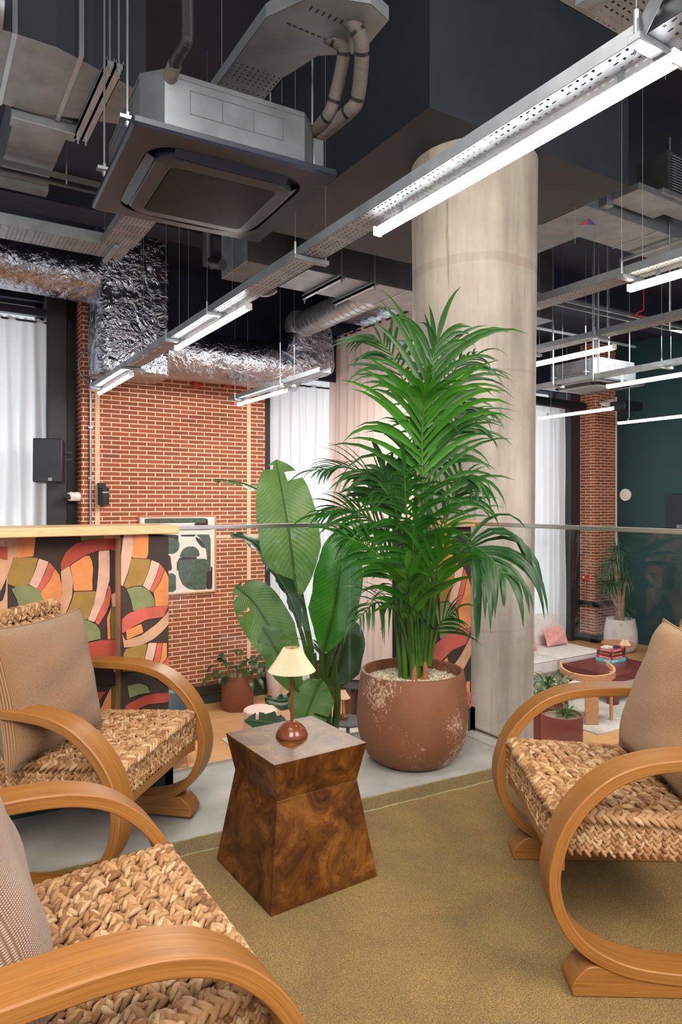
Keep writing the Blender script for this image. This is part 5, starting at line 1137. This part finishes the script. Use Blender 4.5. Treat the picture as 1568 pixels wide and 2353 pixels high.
# ============================================================ framed abstract picture
PY_ = BY - .03
def c3(x, y, e=0): p = onY(310 + x / 7.84, 1170 + y / 7.84, PY_); return p + Vector((0, -e, 0))
pt = thing('framed_picture', 'framed abstract print of dark green shapes hanging on the brick wall', 'picture', tuple(c3(700, 1500)))
xl = c3(100, 800).x; xr2 = c3(1440, 800).x; zt = c3(780, 135).z; zb = c3(1440, 1465).z
MB().box(xl, xr2, PY_, BY, zb, zt).build('backing_sheet', mat('print_paper', srgb(226, 214, 206), .6, var=.02), pt, smooth=0)
f_ = MB(); g = .02
f_.box(xl - g, xr2 + g, PY_ - .012, BY, zt, zt + g).box(xl - g, xr2 + g, PY_ - .012, BY, zb - g, zb).box(xl - g, xl, PY_ - .012, BY, zb, zt).box(xr2, xr2 + g, PY_ - .012, BY, zb, zt)
f_.build('frame', 'walnut', pt)
M['art_g'] = mat('printed_green', srgb(72, 88, 76), .8, var=.3, scale=25); M['art_k'] = mat('printed_black', srgb(48, 38, 44), .8, var=.1)
m_ = MB()
art = [(0, [(175, 172), (300, 165), (1265, 158), (1278, 175), (1270, 235), (1080, 245), (480, 255), (175, 258)]), (1, [(1275, 175), (1312, 178), (1325, 345), (1080, 345), (1075, 245), (1272, 238)]), (0, [(400, 352), (1365, 342), (1365, 375), (400, 385)]),
 (0, [(400, 470), (770, 470), (785, 560), (808, 650), (780, 750), (700, 805), (560, 800), (400, 700)]), (1, [(400, 440), (790, 465), (782, 570), (720, 530), (600, 500), (400, 520)]), (1, [(830, 462), (1095, 455), (1080, 492), (830, 490)]),
 (1, [(1085, 495), (1180, 540), (1240, 610), (1275, 700), (1215, 690), (1150, 620), (1110, 560)]), (0, [(1095, 455), (1365, 455), (1365, 1110), (1290, 1115), (1300, 880), (1290, 760), (1240, 600), (1170, 510)]),
 (0, [(802, 862), (840, 760), (900, 695), (980, 668), (1080, 675), (1150, 740), (1168, 850)]), (1, [(760, 1100), (758, 960), (800, 880), (850, 860), (1110, 858), (1112, 905), (790, 915), (778, 1000), (785, 1100)]),
 (0, [(785, 930), (850, 912), (1300, 888), (1310, 1120), (1295, 1440), (1100, 1450), (960, 1430), (860, 1350), (800, 1220), (782, 1080)]), (1, [(1290, 1120), (1368, 1110), (1368, 1035), (1395, 1035), (1392, 1435), (1290, 1438)]),
 (0, [(300, 1150), (735, 1155), (740, 1485), (300, 1495)]), (1, [(500, 830), (635, 830), (670, 1100), (500, 1105)])]
for i, (c, poly) in enumerate(art):
    pts = [c3(x, y, .001 + .0006 * i) for x, y in chaikin(poly, .12)]; m_.add(pts, [tuple(t) for t in tessellate_polygon([pts])], c)
m_.build('printed_shapes', ['art_g', 'art_k'], pt, smooth=0)

# ============================================================ big-leaved plants behind the glass
def big_leaf(mb, pts, Ds, hw, vn, m=0, tears=(), cup=.25, seg=26, cols=9, sub=0, seed=0):
    """broad blade along a midrib drawn through pixel points; vn = direction the blade faces"""
    rr = random.Random(seed); P = smoothpts([at(x, y, D_) for (x, y), D_ in zip(pts, Ds)], seg // (len(pts) - 1) + 1); N = len(P); vs = []; vn = Vector(vn)
    for i, p in enumerate(P):
        t = i / (N - 1); tg = (P[min(i + 1, N - 1)] - P[max(i - 1, 0)]).normalized(); nn = (vn - tg * vn.dot(tg)).normalized(); sd = tg.cross(nn)
        w_ = hw * (min(1, t / .30) ** .62) * (1 - max(0, (t - .42) / .58) ** 2.6) ** .6 if t < 1 else hw * .05; w_ = max(w_, hw * .04)
        for k in range(-cols, cols + 1):
            u = k / cols; ed = .012 * math.sin(i * .8 + seed + (3 if u > 0 else 0)) * abs(u) ** 3
            vs.append(p + sd * u * w_ + nn * (cup * w_ * abs(u) * (1 - .45 * abs(u)) - .012) + nn * ed + nn * .004 * math.sin(i * 2.6) * abs(u))
    W = 2 * cols + 1; fs = []; uv = []
    for i in range(N - 1):
        torn = any(abs(i / (N - 1) - t_) < .6 / N for t_, s_ in tears)
        for k in range(W - 1):
            sgn = -1 if k < cols else 1
            if torn and any(abs(i / (N - 1) - t_) < .6 / N and (s_ == 0 or s_ == sgn) and abs(k - cols + .5) > cols * .35 for t_, s_ in tears): continue
            fs.append((i * W + k, i * W + k + 1, (i + 1) * W + k + 1, (i + 1) * W + k)); q = lambda ii, kk: (kk / W, ii / N + abs(kk - cols) / W * .35)
            uv.append([q(i, k), q(i, k + 1), q(i + 1, k + 1), q(i + 1, k)])
    mb.add(vs, fs, m, uv)
    mb.tube([p - vn * -.006 for p in P[::2] + [P[-1]]], [.010 * (1 - .8 * i / (N / 2)) + .001 for i in range(len(P[::2]) + 1)], 6, 1)
bp = at(737, 1152, 4.65); bp.z = LOW
ban = thing('banana_plant', 'tall large-leaved tropical plant behind the glass, left of the palm', 'plant', tuple(bp))
MB().lathe([(.2, 0), (.24, .05), (.25, .5), (.235, .5), (.23, .46), (.0001, .46)], bp, 40, cap=(True, False)).build('pot', 'maroon_pot', ban)
TOC = -CAMF
def leaf(pts, Ds, hw, vn, mt='banana', tears=(), cup=.25, stem=None, seed=0):
    m_ = MB(); big_leaf(m_, pts, Ds, hw, vn, 0, tears, cup, seed=seed)
    if stem:
        S = smoothpts([Vector((bp.x + stem[0], bp.y + stem[1], bp.z + .44))] + [at(x, y, d_) for x, y, d_ in stem[2]] + [at(*pts[0], Ds[0])], 6); m_.tube(S, [.026 - .016 * i / (len(S) - 1) for i in range(len(S))], 9, 1)
    m_.build('leaf', [mt, 'stem'], ban, smooth=70)
leaf([(683, 1378), (668, 1250), (652, 1150), (634, 1056)], (4.6, 4.6, 4.65, 4.75), .205, TOC + CAMR * .15, tears=((.92, -1), (.86, 1), (.80, 1)), stem=(-.02, 0, [(735, 1640, 4.65), (715, 1500, 4.6)]), seed=1)
leaf([(742, 1500), (768, 1400), (783, 1300), (786, 1212)], (4.5, 4.48, 4.45, 4.5), .17, TOC - CAMR * .35 + UPV * .1, 'banana_b', cup=.35, stem=(.03, 0, [(745, 1640, 4.6)]), seed=2)
leaf([(690, 1560), (625, 1450), (585, 1385), (542, 1346)], (4.5, 4.45, 4.4, 4.4), .155, TOC + UPV * .25 + CAMR * .1, 'banana', ((.93, 1), (.88, -1), (.62, -1)), .2, (.0, .02, [(738, 1650, 4.6)]), 3)
leaf([(660, 1360), (620, 1290), (580, 1245), (530, 1226)], (4.7, 4.72, 4.75, 4.8), .10, UPV + CAMR * .3 - CAMF * .25, 'banana_d', (), .5, (-.03, .02, [(728, 1640, 4.7), (700, 1480, 4.7)]), 4)
leaf([(690, 1440), (668, 1380), (640, 1330), (612, 1300)], (4.5, 4.5, 4.55, 4.6), .09, CAMR + UPV * .3 - CAMF * .5, 'banana_d', (), .9, (-.01, .03, [(733, 1640, 4.6)]), 5)
leaf([(655, 1170), (605, 1135), (560, 1113), (492, 1102)], (4.9, 4.95, 5.0, 5.05), .075, UPV + CAMR * .2 - CAMF * .15, 'banana', ((.85, -1), (.85, 1)), .3, (-.03, -.02, [(728, 1600, 4.8), (690, 1350, 4.85)]), 6)
leaf([(690, 1600), (655, 1530), (625, 1475), (604, 1442)], (4.4, 4.35, 4.32, 4.3), .10, TOC + CAMR * .4, 'banana', (), .5, (-.02, .0, [(735, 1650, 4.5)]), 7)
leaf([(738, 1560), (720, 1600), (705, 1640), (690, 1668)][::1], (4.45, 4.38, 4.32, 4.3), .14, TOC + UPV * .4, 'banana', ((.6, -1),), .3, (.01, .02, [(742, 1650, 4.6)]), 8)
leaf([(735, 1590), (690, 1600), (650, 1612), (609, 1604)], (4.5, 4.45, 4.4, 4.4), .07, UPV + TOC * .5, 'banana_d', (), .2, (.0, .03, [(738, 1660, 4.6)]), 9)
leaf([(770, 1580), (785, 1530), (798, 1470), (792, 1418)], (4.9, 4.95, 5.0, 5.0), .14, TOC + CAMR * .2, 'banana_d', ((.9, 1), (.85, -1)), .3, (.05, .02, [(752, 1650, 4.8)]), 10)
leaf([(758, 1560), (772, 1500), (805, 1400), (822, 1330)], (4.6, 4.55, 4.5, 4.5), .06, CAMR - CAMF * .4, 'banana_d', (), .6, (.06, .0, [(756, 1650, 4.65)]), 11)
leaf([(690, 1672), (655, 1668), (620, 1662), (562, 1655)], (4.2, 4.1, 4.05, 4.0), .09, UPV + TOC * .6, 'banana_d', ((.7, -1), (.8, 1)), .3, (-.02, -.02, [(720, 1690, 4.4)]), 12)
for k, (x, y, top) in enumerate(((722, 1500, 4.6), (738, 1480, 4.58), (748, 1500, 4.62), (768, 1520, 4.66), (710, 1560, 4.6))):
    S = smoothpts([Vector((bp.x + .03 * math.cos(k), bp.y + .03 * math.sin(k), bp.z + .44)), at(x + 6, 1640, top), at(x, y, top)], 6); MB().tube(S, [.034 - .018 * i / (len(S) - 1) for i in range(len(S))], 10).build('leaf_stalk', 'stem', ban)

# ============================================================ lower lounge, left part
def leafy(parent, c, n, L, wd, mt, seed, spread=(.2, 1.3), droop=.5, name='foliage', dz=0):
    rr = random.Random(seed); m_ = MB()
    for i in range(n):
        a = rr.uniform(0, 6.283); e = rr.uniform(*spread); d = Vector((math.cos(a) * math.cos(e), math.sin(a) * math.cos(e), math.sin(e))); s_ = Vector((math.cos(a), math.sin(a), 0)) * rr.uniform(0, .05)
        leaflet(m_, Vector(c) + s_ + Vector((0, 0, rr.uniform(0, dz))), d, L * rr.uniform(.6, 1.15), wd * rr.uniform(.7, 1.1), droop * rr.uniform(.6, 1.4), Vector((0, 0, 1)) if e < .9 else Vector((-math.cos(a), -math.sin(a), .3)), 0)
    return m_.build(name, mt, parent, smooth=60)
def cyl_planter(label, p, r, h, mt, name='planter'):
    t = thing(name, label, 'planter', tuple(p)); MB().lathe([(r * .97, 0), (r, .01), (r, h), (r * .93, h), (r * .92, h - .03), (.0001, h - .03)], p, 44, cap=(True, False)).build('pot_body', mt, t)
    MB().lathe([(r * .915, h - .028), (.0001, h - .02)], p, 30).build('soil_top', 'soil', t); return t
p1 = onZ(546, 1613, LOW); p1 = at(546, 1600, 9.42); p1.z = LOW
cyl_planter('round brown planter against the brick wall, with a leafy plant', p1, .218, .47, 'brown_pot')
pl1 = thing('leafy_plant', 'low bushy broad-leaved plant in the brown planter by the brick wall', 'plant', (p1.x, p1.y, LOW + .44))
mA = MB(); rr = random.Random(5)
for i in range(34):
    a = rr.uniform(0, 6.283); L = rr.uniform(.12, .34); e = rr.uniform(.1, 1.2); d = Vector((math.cos(a) * math.cos(e), math.sin(a) * math.cos(e), math.sin(e))); b0 = Vector((p1.x, p1.y, LOW + .44)) + Vector((math.cos(a), math.sin(a), 0)) * .1; b1 = b0 + d * L
    mA.tube([b0, b1], .004, 5, 1); leaflet(mA, b1, d + Vector((0, 0, -.5)), rr.uniform(.13, .2), rr.uniform(.06, .09), .8, Vector((0, 0, 1)) + CAMF * -.5, 0, seg=5)
mA.build('foliage', ['palm_d', 'stem'], pl1, smooth=60)
pp_ = at(598, 1500, 8.1); pf = thing('pouf', 'pale pink velvet pouf on short wooden legs, beyond the glass', 'pouf', (pp_.x, pp_.y, LOW))
MB().lathe([(.0001, .10), (.17, .10), (.195, .115), (.2, .14), (.2, .36), (.192, .385), (.165, .402), (.08, .408), (.0001, .41)], (pp_.x, pp_.y, LOW), 44).build('seat_cushion', 'pouf', pf)
for k in range(4): a = k * R(90) + .5; MB().tube([(pp_.x + .12 * math.cos(a), pp_.y + .12 * math.sin(a), LOW + .11), (pp_.x + .16 * math.cos(a), pp_.y + .16 * math.sin(a), LOW)], [.022, .014], 8).build('leg', 'walnut', pf)
p2 = at(758, 1500, 9.9); p2.z = LOW; cyl_planter('maroon round planter behind the large-leaved plant, before the pink curtain', p2, .215, .52, 'maroon_pot')
leafy(thing('leafy_plant', 'dark upright plant in the maroon planter before the pink curtain', 'plant', (p2.x, p2.y, LOW + .48)), (p2.x, p2.y, LOW + .48), 16, .75, .10, 'banana_d', 3, (.8, 1.4), .25)
p3 = at(632, 1500, 10.0); p3.z = LOW; tag(MB().lathe([(.085, 0), (.10, .02), (.135, .30), (.14, .5), (.13, .5), (.12, .3)], p3, 32, cap=(True, False)).build('tall_vase', 'white'), 'white tapered floor vase at the foot of the brick wall corner', 'vase')
# dark low table with lamp
p4 = onZ(800, 1655, LOW + .42); t = thing('side_table', 'round dark low table carrying a small lamp, left of the planter', 'side table', (p4.x, p4.y, LOW))
MB().lathe([(.0001, 0), (.16, 0), (.16, .012), (.02, .02), (.02, .40), (.215, .405), (.215, .42), (.0001, .42)], (p4.x, p4.y, LOW), 44).build('table_body', 'galv_dark', t)
table_lamp('small pleated lamp on the round dark low table, beyond the glass', (onZ(788, 1651, LOW + .42).x, onZ(788, 1651, LOW + .42).y, LOW + .421), 'lamp_brown', 1.05)
p5 = onZ(818, 1573, LOW + .5); t = thing('side_table', 'round black-rimmed tray table half hidden behind the planter', 'side table', (p5.x, p5.y, LOW))
MB().lathe([(.0001, .48), (.20, .48), (.215, .485), (.215, .505), (.205, .505), (.205, .49), (.0001, .49)], (p5.x, p5.y, LOW), 44).build('tray_top', 'black', t); MB().tube([(p5.x, p5.y, LOW), (p5.x, p5.y, LOW + .48)], .015, 10).build('post', 'black', t); MB().lathe([(.0001, .0), (.15, .0), (.15, .01), (.0001, .012)], (p5.x, p5.y, LOW), 30).build('foot_plate', 'black', t)
p6 = at(827, 1618, 9.0); t = thing('tub_stool', 'rounded brown seat peeking out left of the planter', 'stool', (p6.x, p6.y, LOW)); MB().lathe([(.0001, 0), (.16, 0), (.2, .05), (.215, .22), (.2, .38), (.15, .42), (.0001, .42)], (p6.x, p6.y, LOW), 36).build('seat', 'lamp_brown', t)
p7 = at(388, 1640, 7.4); t = thing('tub_chair', 'grey blue upholstered tub chair glimpsed behind the wallpapered wall', 'chair', (p7.x, p7.y, LOW))
m_ = MB(); n = 20; outer = []; inner = []
for i in range(n + 1): a = R(-30 + 240 * i / n); outer.append((p7.x + .33 * math.cos(a), p7.y + .33 * math.sin(a))); inner.append((p7.x + .25 * math.cos(a), p7.y + .25 * math.sin(a)))
M['bluegrey'] = mat('blue_grey_fabric', srgb(120, 134, 146), .85, bump=.2, bscale=200)
m_.prism(outer + inner[::-1], 'z', LOW + .25, LOW + .72).build('curved_back', 'bluegrey', t, bevel=.02); MB().lathe([(.0001, .25), (.25, .25), (.27, .3), (.27, .4), (.24, .44), (.0001, .45)], (p7.x, p7.y, LOW), 30).build('seat', 'bluegrey', t)
for k in range(4): a = k * R(90) + .7; MB().tube([(p7.x + .2 * math.cos(a), p7.y + .2 * math.sin(a), LOW + .26), (p7.x + .24 * math.cos(a), p7.y + .24 * math.sin(a), LOW)], [.02, .012], 8).build('leg', 'walnut', t)
t = thing('rug', 'pale woven rug on the lower oak floor, corner beside the burl table', 'rug', (1.6, 5.6, LOW)); e = onZ(512, 1702, LOW); MB().box(e.x - .0, e.x + 2.6, e.y - 1.6, e.y + .05, LOW, LOW + .012).build('pile', 'rug_low', t)

# ============================================================ lower lounge, right part
t = thing('rug', 'large pale rug under the maroon table and dining chair', 'rug', (8.5, 6.1, LOW)); MB().box(7.08, 9.9, 5.38, 7.0, LOW, LOW + .012).build('pile', 'rug_low', t)
# sofa
so = thing('sofa', 'cream linen sectional sofa with loose seat cushions before the sheer curtain', 'sofa', (8.0, 7.6, LOW))
SX0, SX1 = 6.3, 9.42
MB().box(SX0, SX1, 7.10, 8.15, LOW + .04, LOW + .27).build('base', 'sofa', so, bevel=.02)
def soft(x0, x1, y0, y1, z0, z1, r=.05):
    mb = MB(); N = 12; V = []; fs = []
    c = Vector(((x0 + x1) / 2, (y0 + y1) / 2, (z0 + z1) / 2)); h_ = Vector(((x1 - x0) / 2, (y1 - y0) / 2, (z1 - z0) / 2)); idx = {}
    for f_ in range(6):
        ax = f_ // 2; sg = 1 if f_ % 2 else -1
        for i in range(N + 1):
            for j in range(N + 1):
                u, v = -1 + 2 * i / N, -1 + 2 * j / N; p = [0, 0, 0]; p[ax] = sg; p[(ax + 1) % 3] = u; p[(ax + 2) % 3] = v
                q = Vector([p[k] * h_[k] for k in range(3)]); inn = Vector([max(-(h_[k] - r), min(h_[k] - r, q[k])) for k in range(3)]); d = q - inn; d = d.normalized() * r if d.length > 1e-6 else d
                bulge = .10 * (1 - u * u) * (1 - v * v) * min(h_) if ax == 2 or min(h_) == h_[ax] else 0
                o = Vector((0, 0, 0)); o[ax] = sg * bulge; V.append(c + inn + d + o)
        b = f_ * (N + 1) ** 2
        for i in range(N):
            for j in range(N): a = b + i * (N + 1) + j; fq = (a, a + N + 1, a + N + 2, a + 1); fs.append(fq if sg > 0 else fq[::-1])
    mb.add(V, fs); return mb
for x0, x1 in ((SX0, 7.25), (7.27, 8.30), (8.32, SX1)):
    soft(x0, x1 - .01, 7.02, 7.95, LOW + .27, LOW + .46, .03).build('seat_cushion', 'sofa', so, smooth=60)
    mm = soft(x0 + .02, x1 - .03, 7.82, 8.06, LOW + .44, LOW + .92, .06); mm.v = [(x, y + (z - LOW - .44) * .25, z) for x, y, z in mm.v]; mm.build('back_cushion', 'sofa', so, smooth=60)
MB().tube([(SX0, 7.02, LOW + .455), (SX1, 7.02, LOW + .455)], .006, 6).build('piping', 'sofa', so)
cushion('small pink velvet cushion at the right end of the cream sofa', 'pinkvel', (.50, .32), .13, (8.75, 7.62, LOW + .48), (9.24, 7.62, LOW + .48), (0, .12, .3), 5, seam=False)
cushion('small pink velvet cushion on the cream sofa, half hidden by the column', 'pinkvel', (.46, .32), .13, (8.02, 7.64, LOW + .48), (8.46, 7.58, LOW + .48), (0, .12, .3), 6, seam=False)
# maroon table
mt_ = thing('coffee_table', 'glossy maroon rectangular table stacked with board games', 'table', (8.8, 6.48, LOW)); X0, X1, Y0, Y1 = 8.25, 9.38, 6.02, 6.92; TZ = LOW + .42
MB().box(X0, X1, Y0, Y1, TZ - .10, TZ).build('table_top', 'maroon', mt_, bevel=.004)
for x, y in ((X0 + .06, Y0 + .06), (X1 - .06, Y0 + .06), (X0 + .06, Y1 - .06), (X1 - .06, Y1 - .06)): MB().box(x - .06, x + .06, y - .06, y + .06, LOW + .012, TZ - .10).build('leg', 'maroon', mt_, bevel=.003)
gc = onZ(1404, 1518, TZ)
cols = [('teal board game box at the bottom of the stack on the maroon table', srgb(110, 196, 206), .055, (.17, .14), 0, srgb(240, 246, 244)), ('red board game box second from the bottom of the stack', srgb(204, 48, 60), .040, (.165, .135), .05, srgb(244, 220, 210)),
 ('dark board game box with orange artwork in the middle of the stack', srgb(66, 44, 50), .065, (.155, .13), -.04, srgb(214, 120, 70)), ('crimson game box near the top of the stack', srgb(190, 60, 80), .035, (.15, .12), .06, srgb(240, 220, 220)), ('small white box on top of the game stack', srgb(228, 226, 226), .030, (.075, .06), .1, srgb(200, 200, 205)), ('small navy box on top of the game stack', srgb(40, 52, 88), .028, (.06, .045), -.1, srgb(80, 90, 130))]
z = TZ
for i, (lb, c, h_, (a, b), rt, c2) in enumerate(cols):
    g = thing('game_box', lb, 'board game', (gc.x, gc.y, z), 0, 'board games on the maroon table'); off = {4: Vector((-.06, .02, 0)), 5: Vector((.07, -.03, 0))}.get(i, Vector((0, 0, 0))); zz = z if i < 5 else z - .030
    ca, sa = math.cos(rt), math.sin(rt); ax, ay = Vector((ca, sa, 0)), Vector((-sa, ca, 0)); c0 = Vector((gc.x, gc.y, zz + h_ / 2)) + off
    MB().obox(c0, ax * a, ay * b, Vector((0, 0, h_ / 2 - .0008))).build('carton', mat('carton_%d' % i, c, .35, var=.05), g, bevel=.002)
    m_ = MB(); rr = random.Random(i)
    if i < 4:
        for k in range(6 if i != 0 else 3):
            xx = -a * .75 + k * a * .24; w_ = a * rr.uniform(.05, .1); m_.obox(c0 + ax * xx - ay * (b + .0006), ax * w_, ay * .0006, Vector((0, 0, h_ * rr.uniform(.18, .3))))
            m_.obox(c0 - ax * (a + .0006) + ay * (-b * .7 + k * b * .24), ax * .0006, ay * w_ * .8, Vector((0, 0, h_ * rr.uniform(.15, .28))))
        m_.build('printed_artwork', mat('print_%d' % i, c2, .4, var=.1), g, smooth=0)
    if i < 4: z += h_
    elif i == 4: z += h_
table_lamp('small pleated lamp behind the game boxes on the maroon table', (onZ(1437, 1516, TZ).x, onZ(1437, 1516, TZ).y, TZ + .001), 'galv_dark', 1.05)
# dining chair
dc = at(1362, 1600, 8.75); dch = thing('dining_chair', 'wooden dining chair with curved back and pale round seat, back to the viewer', 'dining chair', (dc.x, dc.y, LOW)); dl = math.atan2(FY, FX)
def dloc(a, b, z): return Vector((dc.x, dc.y, LOW + .012)) + CAMR * a + CAMF * b + Vector((0, 0, z))
P = smoothpts([dloc(-.30, .30, .70), dloc(-.335, .16, .665), dloc(-.25, .0, .63), dloc(0, -.07, .61), dloc(.25, .0, .63), dloc(.335, .16, .665), dloc(.30, .30, .70)], 8)
m_ = MB(); vs = []; N = len(P)
for i, p in enumerate(P):
    t_ = i / (N - 1); h_ = .085 * (1 - abs(2 * t_ - 1) ** 3 * .62); tg = (P[min(i + 1, N - 1)] - P[max(i - 1, 0)]).normalized(); sd = tg.cross(UPV).normalized()
    vs += [p + sd * .018 - UPV * h_ * .9, p - sd * .014 - UPV * h_ * .9, p - sd * .014 + UPV * .015, p + sd * .018 + UPV * .015]
fs = [(i * 4 + k, (i + 1) * 4 + k, (i + 1) * 4 + (k + 1) % 4, i * 4 + (k + 1) % 4) for i in range(N - 1) for k in range(4)] + [(0, 1, 2, 3), (N * 4 - 1, N * 4 - 2, N * 4 - 3, N * 4 - 4)]
m_.add(vs, fs).build('curved_backrest', 'walnut', dch, bevel=.006)
MB().obox(dloc(-.03, -.06, .28), CAMR * .085, CAMF * .018, UPV * .28).build('leg', 'walnut', dch, bevel=.006, label='broad flat rear leg')
for a, b in ((.29, .12), (-.29, .12)): MB().tube([dloc(a, b, 0), dloc(a, b + .02, .63)], .022, 10).build('leg', 'walnut', dch)
MB().lathe([(.0001, .38), (.22, .38), (.245, .40), (.245, .44), (.21, .465), (.0001, .47)], dloc(0, .16, 0), 40).build('seat', 'sofa', dch)
# planters right
p8 = at(1292, 1700, 7.6); p8.z = LOW; cyl_planter('maroon planter with a low spiky plant, nearest the right armchair', p8, .222, .49, 'maroon_pot')
sp_ = thing('spiky_plant', 'low tufted green plant in the nearest maroon planter', 'plant', (p8.x, p8.y, LOW + .46)); leafy(sp_, (p8.x + .04, p8.y, LOW + .46), 46, .22, .02, 'palm', 8, (.1, 1.3), .8)
p9 = at(1262, 1640, 8.2); p9.z = LOW; cyl_planter('maroon planter with striped foliage beside the column', p9, .222, .49, 'maroon_pot')
vp = thing('variegated_plant', 'bushy striped cream and green plant beside the column', 'plant', (p9.x, p9.y, LOW + .46))
for k, (dx, dy, dz) in enumerate(((0, 0, .02), (-.12, .05, .05), (.14, -.03, .12), (.04, .08, .18), (-.08, -.08, .10), (.22, .04, .10))): leafy(vp, (p9.x + dx, p9.y + dy, LOW + .46 + dz), 26, .34, .034, 'varieg' if k not in (5, 3) else 'palm', 20 + k, (-.2, 1.2), .7, 'leaf_cluster')
p10 = at(1226, 1560, 9.4); p10.z = LOW; t = thing('pouf', 'green speckled round pouf half hidden by the column', 'pouf', tuple(p10)); MB().lathe([(.0001, 0), (.21, 0), (.225, .03), (.225, .36), (.2, .40), (.0001, .42)], p10, 40).build('seat_cushion', 'greenpouf', t)
p11 = onZ(1420, 1477, LOW + .46); t = thing('side_table', 'round burr wood side table before the speckled planter', 'side table', (p11.x, p11.y, LOW))
MB().lathe([(.0001, .42), (.23, .42), (.262, .44), (.262, .46), (.0001, .462)], (p11.x, p11.y, LOW), 48).build('table_top', mat('orange_burr', srgb(206, 136, 84), .3, var=.3, scale=12), t); MB().lathe([(.15, 0), (.12, .1), (.12, .42)], (p11.x, p11.y, LOW), 36, cap=(True, False)).build('pedestal', 'brown_pot', t)
p12 = at(1427, 1490, 13.0); p12.z = LOW; t = thing('planter', 'speckled white stone planter by the brick pier', 'planter', tuple(p12))
MB().lathe([(.20, 0), (.26, .05), (.305, .2), (.30, .38), (.255, .62), (.23, .62), (.235, .55), (.0001, .55)], p12, 48, cap=(True, False)).build('pot_body', 'whitepot', t); MB().lathe([(.234, .56), (.0001, .58)], p12, 30).build('soil_top', 'pebble', t)
dr = thing('dracaena', 'tall spiky dracaena with several heads in the speckled planter', 'plant', (p12.x, p12.y, LOW + .56))
heads = [((1420, 1262), .40), ((1395, 1310), .34), ((1440, 1330), .33), ((1408, 1345), .3), ((1430, 1378), .28), ((1412, 1290), .34), ((1392, 1345), .26), ((1436, 1405), .24)]
for i, ((px, py), L) in enumerate(heads):
    h_ = at(px, py, 13.0 + .15 * math.sin(i * 2.1)); S = smoothpts([Vector((p12.x + .04 * math.cos(i * 2), p12.y + .04 * math.sin(i * 2), LOW + .56)), Vector(((p12.x * 2 + h_.x) / 3, (p12.y * 2 + h_.y) / 3, (LOW + .56 + h_.z) / 2)), h_], 5)
    MB().tube(S, [.05 - .028 * k / (len(S) - 1) for k in range(len(S))], 8).build('trunk', 'bark', dr); leafy(dr, h_, 58, L, .024, 'drac', 40 + i, (-.9, 1.5), .75, 'leaf_head')
# green wall fittings
p13 = onX(1440, 1137, 12.29); t = thing('wall_speaker', 'round white speaker on the dark green wall', 'speaker', tuple(p13)); MB().tube([p13, p13 + Vector((-.05, 0, 0))], .125, 40).build('disc', 'white', t, bevel=.01)
tv0, tv1 = onX(1536, 1136, 12.28), onX(1536, 1216, 12.28); t = thing('television', 'black television on the green wall at the right edge', 'television', tuple(tv1)); MB().box(12.2, 12.29, tv0.y - 1.5, tv0.y, tv1.z, tv0.z).build('bezel', 'black', t, bevel=.006)
MB().box(12.196, 12.2, tv0.y - 1.46, tv0.y - .04, tv1.z + .04, tv0.z - .04).build('screen', mat('dark_screen', srgb(16, 20, 34), .35), t, smooth=0); lg = onX(1561, 1208, 12.19); MB().box(12.192, 12.197, lg.y - .05, lg.y + .05, lg.z - .05, lg.z + .02).build('corner_badge', 'galv', t, smooth=0)
fa = Vector((PX0 - .03, 9.16, onX(1357, 1328, PX0).z)); t = thing('fire_call_point', 'small red fire call point on the far brick pier', 'fire alarm', tuple(fa)); MB().obox(fa, (.03, 0, 0), (0, .06, 0), (0, 0, .06)).build('red_box', mat('signal_red', srgb(206, 24, 40), .4), t, bevel=.008); MB().obox(fa + Vector((-.032, .02, .01)), (.002, 0, 0), (0, .025, 0), (0, 0, .018)).build('white_plate', 'white', t, smooth=0)
MB().tube([fa + Vector((.01, 0, -.06)), (fa.x + .01, fa.y, -.78)], .014, 8).build('conduit', 'chrome', t)
